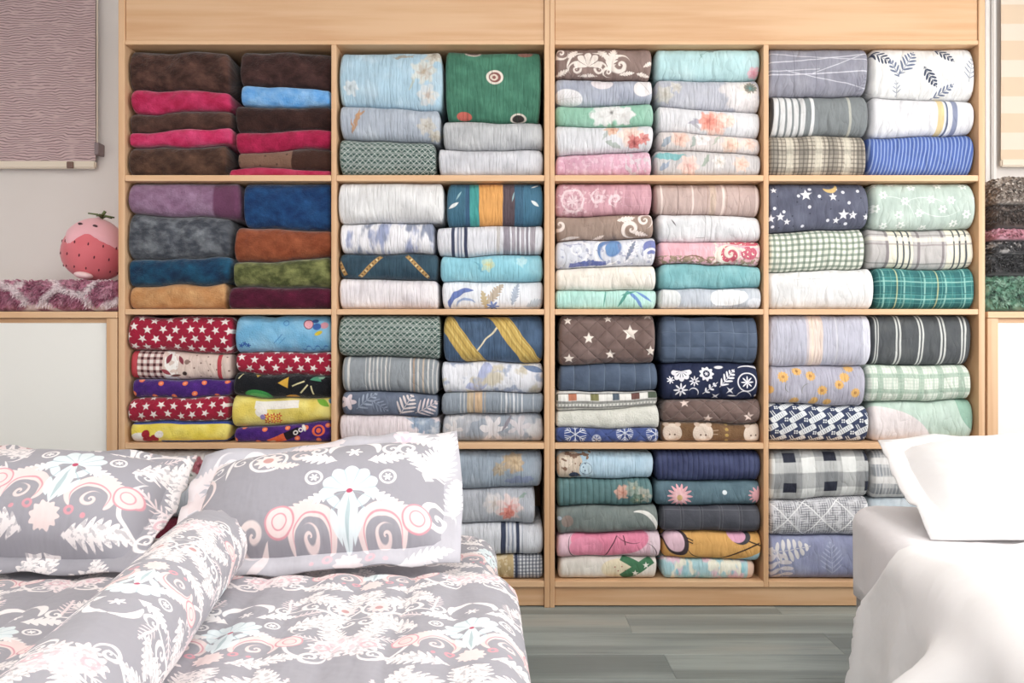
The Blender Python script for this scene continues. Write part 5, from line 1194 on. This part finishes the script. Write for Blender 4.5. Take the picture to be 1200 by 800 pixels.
def pillow(name, label, a, b2, T, mat_body, mat_fl, loc, rot, flange=0.045, seed=1, pinch=0.07, uvo=(0, 0), belly=0.0, group=None, taper=0.0):
    r = empty(name, loc, rot); tag(r, label, 'pillow', group)
    N, Mv = 30, 22
    def plan(u, v):
        return Vector((u * a * (1 - pinch * (1 - u * u * 0) * v * v * 0.5 * abs(u)), v * b2 * (1 - pinch * u * u * 0.5 * abs(v)) * (1 + (taper * u if v > 0 else 0)), 0))
    vs_, fs, uvs = [], [], []
    for side in (1, -1):
        for j in range(Mv + 1):
            for i in range(N + 1):
                u, v = -1 + 2 * i / N, -1 + 2 * j / Mv
                p = plan(u, v)
                h = T * (max(0, 1 - abs(u) ** 2.8) ** 0.55) * (max(0, 1 - abs(v) ** 2.4) ** 0.55)
                h *= 1 + 0.10 * noise.noise(Vector((u * 1.7, v * 1.7, seed))) + 0.25 * belly * (-v)
                wr = noise.noise(Vector((u * 9, v * 3, seed + 5))) * 0.004 * min(1, h / 0.03)
                if side < 0: h *= 0.75
                vs_.append(Vector((p.x, p.y, side * (h + wr * 0.6) + 0.0)))
                uvs.append((p.x * 100 + uvo[0], p.y * 100 + uvo[1]))
    K = (N + 1) * (Mv + 1)
    for j in range(Mv):
        for i in range(N):
            q = j * (N + 1) + i
            fs.append((q, q + 1, q + N + 2, q + N + 1)); fs.append((K + q, K + q + N + 1, K + q + N + 2, K + q + 1))
    mobj('cushion', vs_, fs, mat_body, r, uvs=uvs)
    if flange:
        pts = []
        n1, n2 = 30, 20
        for i in range(n1): pts.append((-1 + 2 * i / n1, -1))
        for i in range(n2): pts.append((1, -1 + 2 * i / n2))
        for i in range(n1): pts.append((1 - 2 * i / n1, 1))
        for i in range(n2): pts.append((-1, 1 - 2 * i / n2))
        vs_, fs, uvs = [], [], []; n = len(pts)
        for k, (off, tz) in enumerate(((-0.012, 0.002), (flange * 0.5, 0.003), (flange, 0.002), (flange, -0.002), (flange * 0.5, -0.003), (-0.012, -0.002))):
            for (u, v) in pts:
                p = plan(u, v); q = Vector((p.x + (off if u > 0 else -off) * (1 if abs(u) > 0.999 else abs(u) ** 6), p.y + (off if v > 0 else -off) * (1 if abs(v) > 0.999 else abs(v) ** 6), 0))
                wv = noise.noise(Vector((u * 3.5, v * 3.5, seed + 9))) * 0.028 * max(0, off) / flange
                vs_.append(q + Vector((0, 0, tz + wv))); uvs.append((q.x * 100 + uvo[0], q.y * 100 + uvo[1]))
        for k in range(5):
            for i in range(n):
                A, B = k * n + i, k * n + (i + 1) % n; fs.append((A, B, B + n, A + n))
        mobj('flange', vs_, fs, mat_fl, r, uvs=uvs)
    return r

ZS1 = 0.435                                   # sheet level of the patterned bed
bed1 = empty('bed', (-0.05, 2.26, 0.0), (0, 0, math.radians(2.4))); tag(bed1, 'bed made up in grey sheets with white baroque scrolls', 'bed')
B1W, B1L_ = 1.68, 2.02
def skirt1(cx, cy, q): return 0.012 * q + 0.008 * q * math.sin(cy * 21 + cx * 17)
soft_box('fitted_sheet', -B1W, 0, -B1L_, 0, 0.17, ZS1, 0.055, M_SHEET, bed1, rc=0.11, seed=3, skirt=skirt1)
soft_box('base', -B1W + 0.02, -0.02, -B1L_ + 0.02, -0.02, 0.06, 0.172, 0.01, M_BASE1, bed1, nx=6, ny=6, lump=0, rc=0.06)
for sx in (-B1W + 0.12, -0.12):
    for sy in (-B1L_ + 0.12, -0.12):
        tube('leg', [(sx, sy, 0.0), (sx, sy, 0.062)], 0.03, M_BASE1, bed1, 12)
# channelled quilt over the sheet
q1 = empty('bed_quilt', (-0.05, 2.26, 0.0), (0, 0, math.radians(2.4))); tag(q1, 'grey channel quilt with white baroque scrolls spread over the bed', 'quilt')
vs_, fs, uvs = [], [], []; nx_, ny_ = 150, 60
drop = 0.20; wtot = B1W + 0.02 + drop
for j in range(ny_ + 1):
    t = j / ny_; y_ = -0.515 - t * (B1L_ - 0.515 - 0.06)
    dh = (t * (B1L_ - 0.575)); edge = 1.0 if dh > 0.03 else math.sqrt(max(0, 1 - (1 - dh / 0.03) ** 2))
    for i in range(nx_ + 1):
        s_ = i / nx_ * wtot                      # from the left rim to the right hem
        flat = B1W - 0.035
        x_ = -B1W + 0.015 + s_; z_ = ZS1 + 0.015 + 0.012 * edge
        puff = 0.012 * math.sqrt(abs(math.sin(PI * s_ / 0.105))) * edge
        lump = 0.008 * noise.noise(Vector((x_ * 5, y_ * 5, 2.2))) * edge + 0.004 * noise.noise(Vector((x_ * 16, y_ * 7, 4.2))) * edge
        if s_ <= flat: P_ = Vector((x_, y_, z_ + puff + lump))
        else:
            k = (s_ - flat) / 0.07; R_ = 0.05
            if k < 1:
                a = k * PI / 2; P_ = Vector((-B1W + 0.015 + flat + (R_ + puff) * math.sin(a), y_, z_ - R_ + (R_ + puff + lump) * math.cos(a)))
            else:
                dd = s_ - flat - 0.07; P_ = Vector((-B1W + 0.015 + flat + R_ + puff + 0.02 * dd / drop + 0.010 * math.sin(y_ * 19) * dd / drop, y_, z_ - R_ - dd))
        vs_.append(P_); uvs.append((x_ * 100, y_ * 100))
for j in range(ny_):
    for i in range(nx_):
        a = j * (nx_ + 1) + i; fs.append((a, a + nx_ + 1, a + nx_ + 2, a + 1))
o = mobj('cover', vs_, fs, M_QUILT, q1, uvs=uvs)
md = o.modifiers.new('thickness', 'SOLIDIFY'); md.thickness = 0.006; md.offset = -1
tube('piping', [Vector(vs_[i]) + Vector((0, 0.004, 0.0)) for i in range(0, nx_ + 1, 2)], 0.0028, M_PIPE, q1, 6)
tube('piping', [Vector(vs_[j * (nx_ + 1) + nx_]) for j in range(ny_ + 1)], 0.0028, M_PIPE, q1, 6)

p2 = pillow('pillow', 'grey pillow with a pale blue shell and pink scrolls in a flange coloured as if lit', 0.305, 0.165, 0.095, M_PILLOW2, M_FLANGE_LIT, (-0.475, 1.94, 0.588), (math.radians(38), math.radians(-3), math.radians(3)), 0.045, 11, taper=0.12)
p1 = pillow('pillow', 'grey pillow with white leafy scrolls lying beside the shell pillow', 0.345, 0.165, 0.115, M_PILLOW1, M_PILLOW1, (-1.245, 1.955, 0.576), (math.radians(35), math.radians(2), math.radians(-2)), 0.04, 23, belly=0.3)

# bolster: gathered round ends, seam, slightly lumpy
A_, B_ = Vector((-0.667, 1.715, 0.545)), Vector((-0.515, 0.74, 0.545))
bl = empty('bolster', (A_ + B_) / 2 - Vector((0, 0, 0.08))); tag(bl, 'long round bolster in grey and white baroque print lying on the quilt', 'bolster')
ax = (B_ - A_).normalized(); up = Vector((0, 0, 1)); sd = ax.cross(up).normalized(); Lb = (B_ - A_).length
vs_, fs, uvs = [], [], []; nr, na = 60, 40; R0 = 0.081
for j in range(nr + 1):
    t = j / nr; l = t * Lb; e = min(l, Lb - l)
    k = 1.0 if e > 0.05 else (0.30 + 0.70 * math.sqrt(max(0, 1 - (1 - e / 0.05) ** 2)))
    for i in range(na):
        a = 2 * PI * i / na
        rr = R0 * k * (1 + 0.035 * noise.noise(Vector((math.cos(a) * 2, math.sin(a) * 2, l * 5))) + 0.02 * noise.noise(Vector((math.cos(a) * 5, math.sin(a) * 5, l * 14))))
        if e < 0.045: rr *= 1 + 0.03 * math.sin(a * 14)
        off = sd * math.cos(a) * rr + up * math.sin(a) * rr
        if off.z < -0.062: off.z = -0.062 - (abs(off.z) - 0.062) * 0.15
        vs_.append(A_ + ax * l + off - bl.location); uvs.append((((a / (2 * PI)) % 1.0) * 51, l * 100))
for j in range(nr):
    for i in range(na):
        a, c = j * na + i, j * na + (i + 1) % na; fs.append((a, a + na, c + na, c))
fan_cap(vs_, fs, list(range(na)), -ax * 0.004); uvs.append((0, 0))
fan_cap(vs_, fs, list(range(nr * na, nr * na + na))[::-1], ax * 0.004); uvs.append((0, Lb * 100))
mobj('cushion', vs_, fs, M_BOLSTER, bl, uvs=uvs)
for (c_, dd) in ((A_, -ax), (B_, ax)):
    rounded('end_button', 0.016, 0.016, 0.010, M_PIPE, bl, c_ + dd * 0.006 - bl.location, (PI / 2, 0, 0), 12, 8)

# ------------------------------------------------------------------ white bed
def plainlinen(name, c, gath=0.6, k=0.08):
    m, b = new_mat(name); p = uvp(0.3); put(b, 'Base Color', c); put(b, 'Roughness', 0.8); put(b, 'Sheen Weight', 0.15)
    bump(b, p.nz(k, 3.0) + p.nz(k * 3, 2.0, seed=4) * 0.3, gath, 0.01); return m
M_WHITE = plainlinen('white_cotton', 'f0eeee', 1.0, 0.06); M_WSHEET = plainlinen('white_sheet', 'e6e2e4'); M_BASE2 = plainlinen('taupe_grey_base_fabric', '9d9894', 0.4, 0.4)
ang = math.radians(-10.8); ZS2 = 0.515
bed2 = empty('bed', (0.995, 2.29, 0), (0, 0, ang)); tag(bed2, 'bed with a taupe grey base and plain white fitted sheet', 'bed')
W2, L2 = 1.42, 1.95
soft_box('fitted_sheet', 0, W2, -L2, 0, 0.265, ZS2, 0.05, M_WSHEET, bed2, rc=0.09, seed=8, lump=0.006, skirt=lambda cx, cy, q: 0.010 * q * math.sin(cy * 16 + cx * 13))
soft_box('base', 0.012, W2 - 0.012, -L2 + 0.012, -0.012, 0.05, 0.266, 0.015, M_BASE2, bed2, nx=10, ny=12, lump=0, rc=0.07)
for sx in (0.1, W2 - 0.1):
    for sy in (-L2 + 0.1, -0.1): tube('leg', [(sx, sy, 0.0), (sx, sy, 0.055)], 0.028, M_BASE2, bed2, 12)
M4 = Matrix.Translation(bed2.location) @ Matrix.Rotation(ang, 4, 'Z')
p3 = pillow('pillow', 'plump plain white pillow with a wide flange on the white bed', 0.335, 0.17, 0.10, M_WHITE, M_WHITE, M4 @ Vector((0.455, -0.245, 0.628)), (math.radians(24), math.radians(-1), ang + math.radians(2)), 0.05, 37)
dv = empty('duvet', bed2.location, (0, 0, ang)); tag(dv, 'thick white duvet spilling over the side of the bed to the floor', 'duvet')
vs_, fs, uvs = [], [], []; nu, nv = 110, 90; HD = 0.39
for j in range(nv + 1):
    t = j / nv
    for i in range(nu + 1):
        s_ = i / nu * (W2 - 0.03 + HD + 0.06)
        hang = max(0.0, min(1.0, (HD - s_) / HD))           # 1 at the hem, 0 at the bed edge
        y0 = -0.56 + 0.30 * min(1.0, (hang * 1.15)) ** 0.8 + 0.02 * math.sin(s_ * 9)
        y_ = y0 + (-L2 + 0.12 - y0) * t
        dhead = (y0 - y_); edge = 1.0 if dhead > 0.05 else math.sqrt(max(0, 1 - (1 - dhead / 0.05) ** 2))
        th = 0.012 + 0.030 * edge
        soft = 0.020 * noise.noise(Vector((s_ * 3.2, y_ * 3.2, 6.1))) + 0.013 * noise.noise(Vector((s_ * 8, y_ * 6, 1.1)))
        if s_ >= HD + 0.06:
            P_ = Vector((s_ - HD - 0.06 + 0.03, y_, ZS2 + 0.006 + th + soft * edge * 1.4))
        elif s_ >= HD:
            a = (1 - (s_ - HD) / 0.06) * PI / 2
            P_ = Vector((0.03 - (0.036 + th) * math.sin(a), y_, ZS2 - 0.03 + (0.036 + th) * math.cos(a) + soft * edge * math.cos(a)))
        else:
            d = HD - s_
            ridge = 0.11 * math.exp(-((y_ + 1.02) / 0.085) ** 2) + 0.05 * math.exp(-((y_ + 1.5) / 0.12) ** 2) + 0.030 * (1 - 2 * abs(math.sin(y_ * 11 + 0.9 + 2.0 * s_)) ** 0.7) * hang
            flare = 0.022 * hang ** 1.3 + ridge * min(1, hang * 4)
            P_ = Vector((-0.006 - th - flare - abs(soft) * 0.5, y_ + 0.02 * math.sin(d * 14) * hang, max(0.035, ZS2 - 0.03 - d + 0.02 * hang * math.sin(y_ * 9))))
        vs_.append(P_); uvs.append((s_ * 100, y_ * 100))
for j in range(nv):
    for i in range(nu):
        a = j * (nu + 1) + i; fs.append((a, a + nu + 1, a + nu + 2, a + 1))
o = mobj('cover', vs_, fs, M_WHITE, dv, uvs=uvs)
md = o.modifiers.new('thickness', 'SOLIDIFY'); md.thickness = 0.008; md.offset = -1
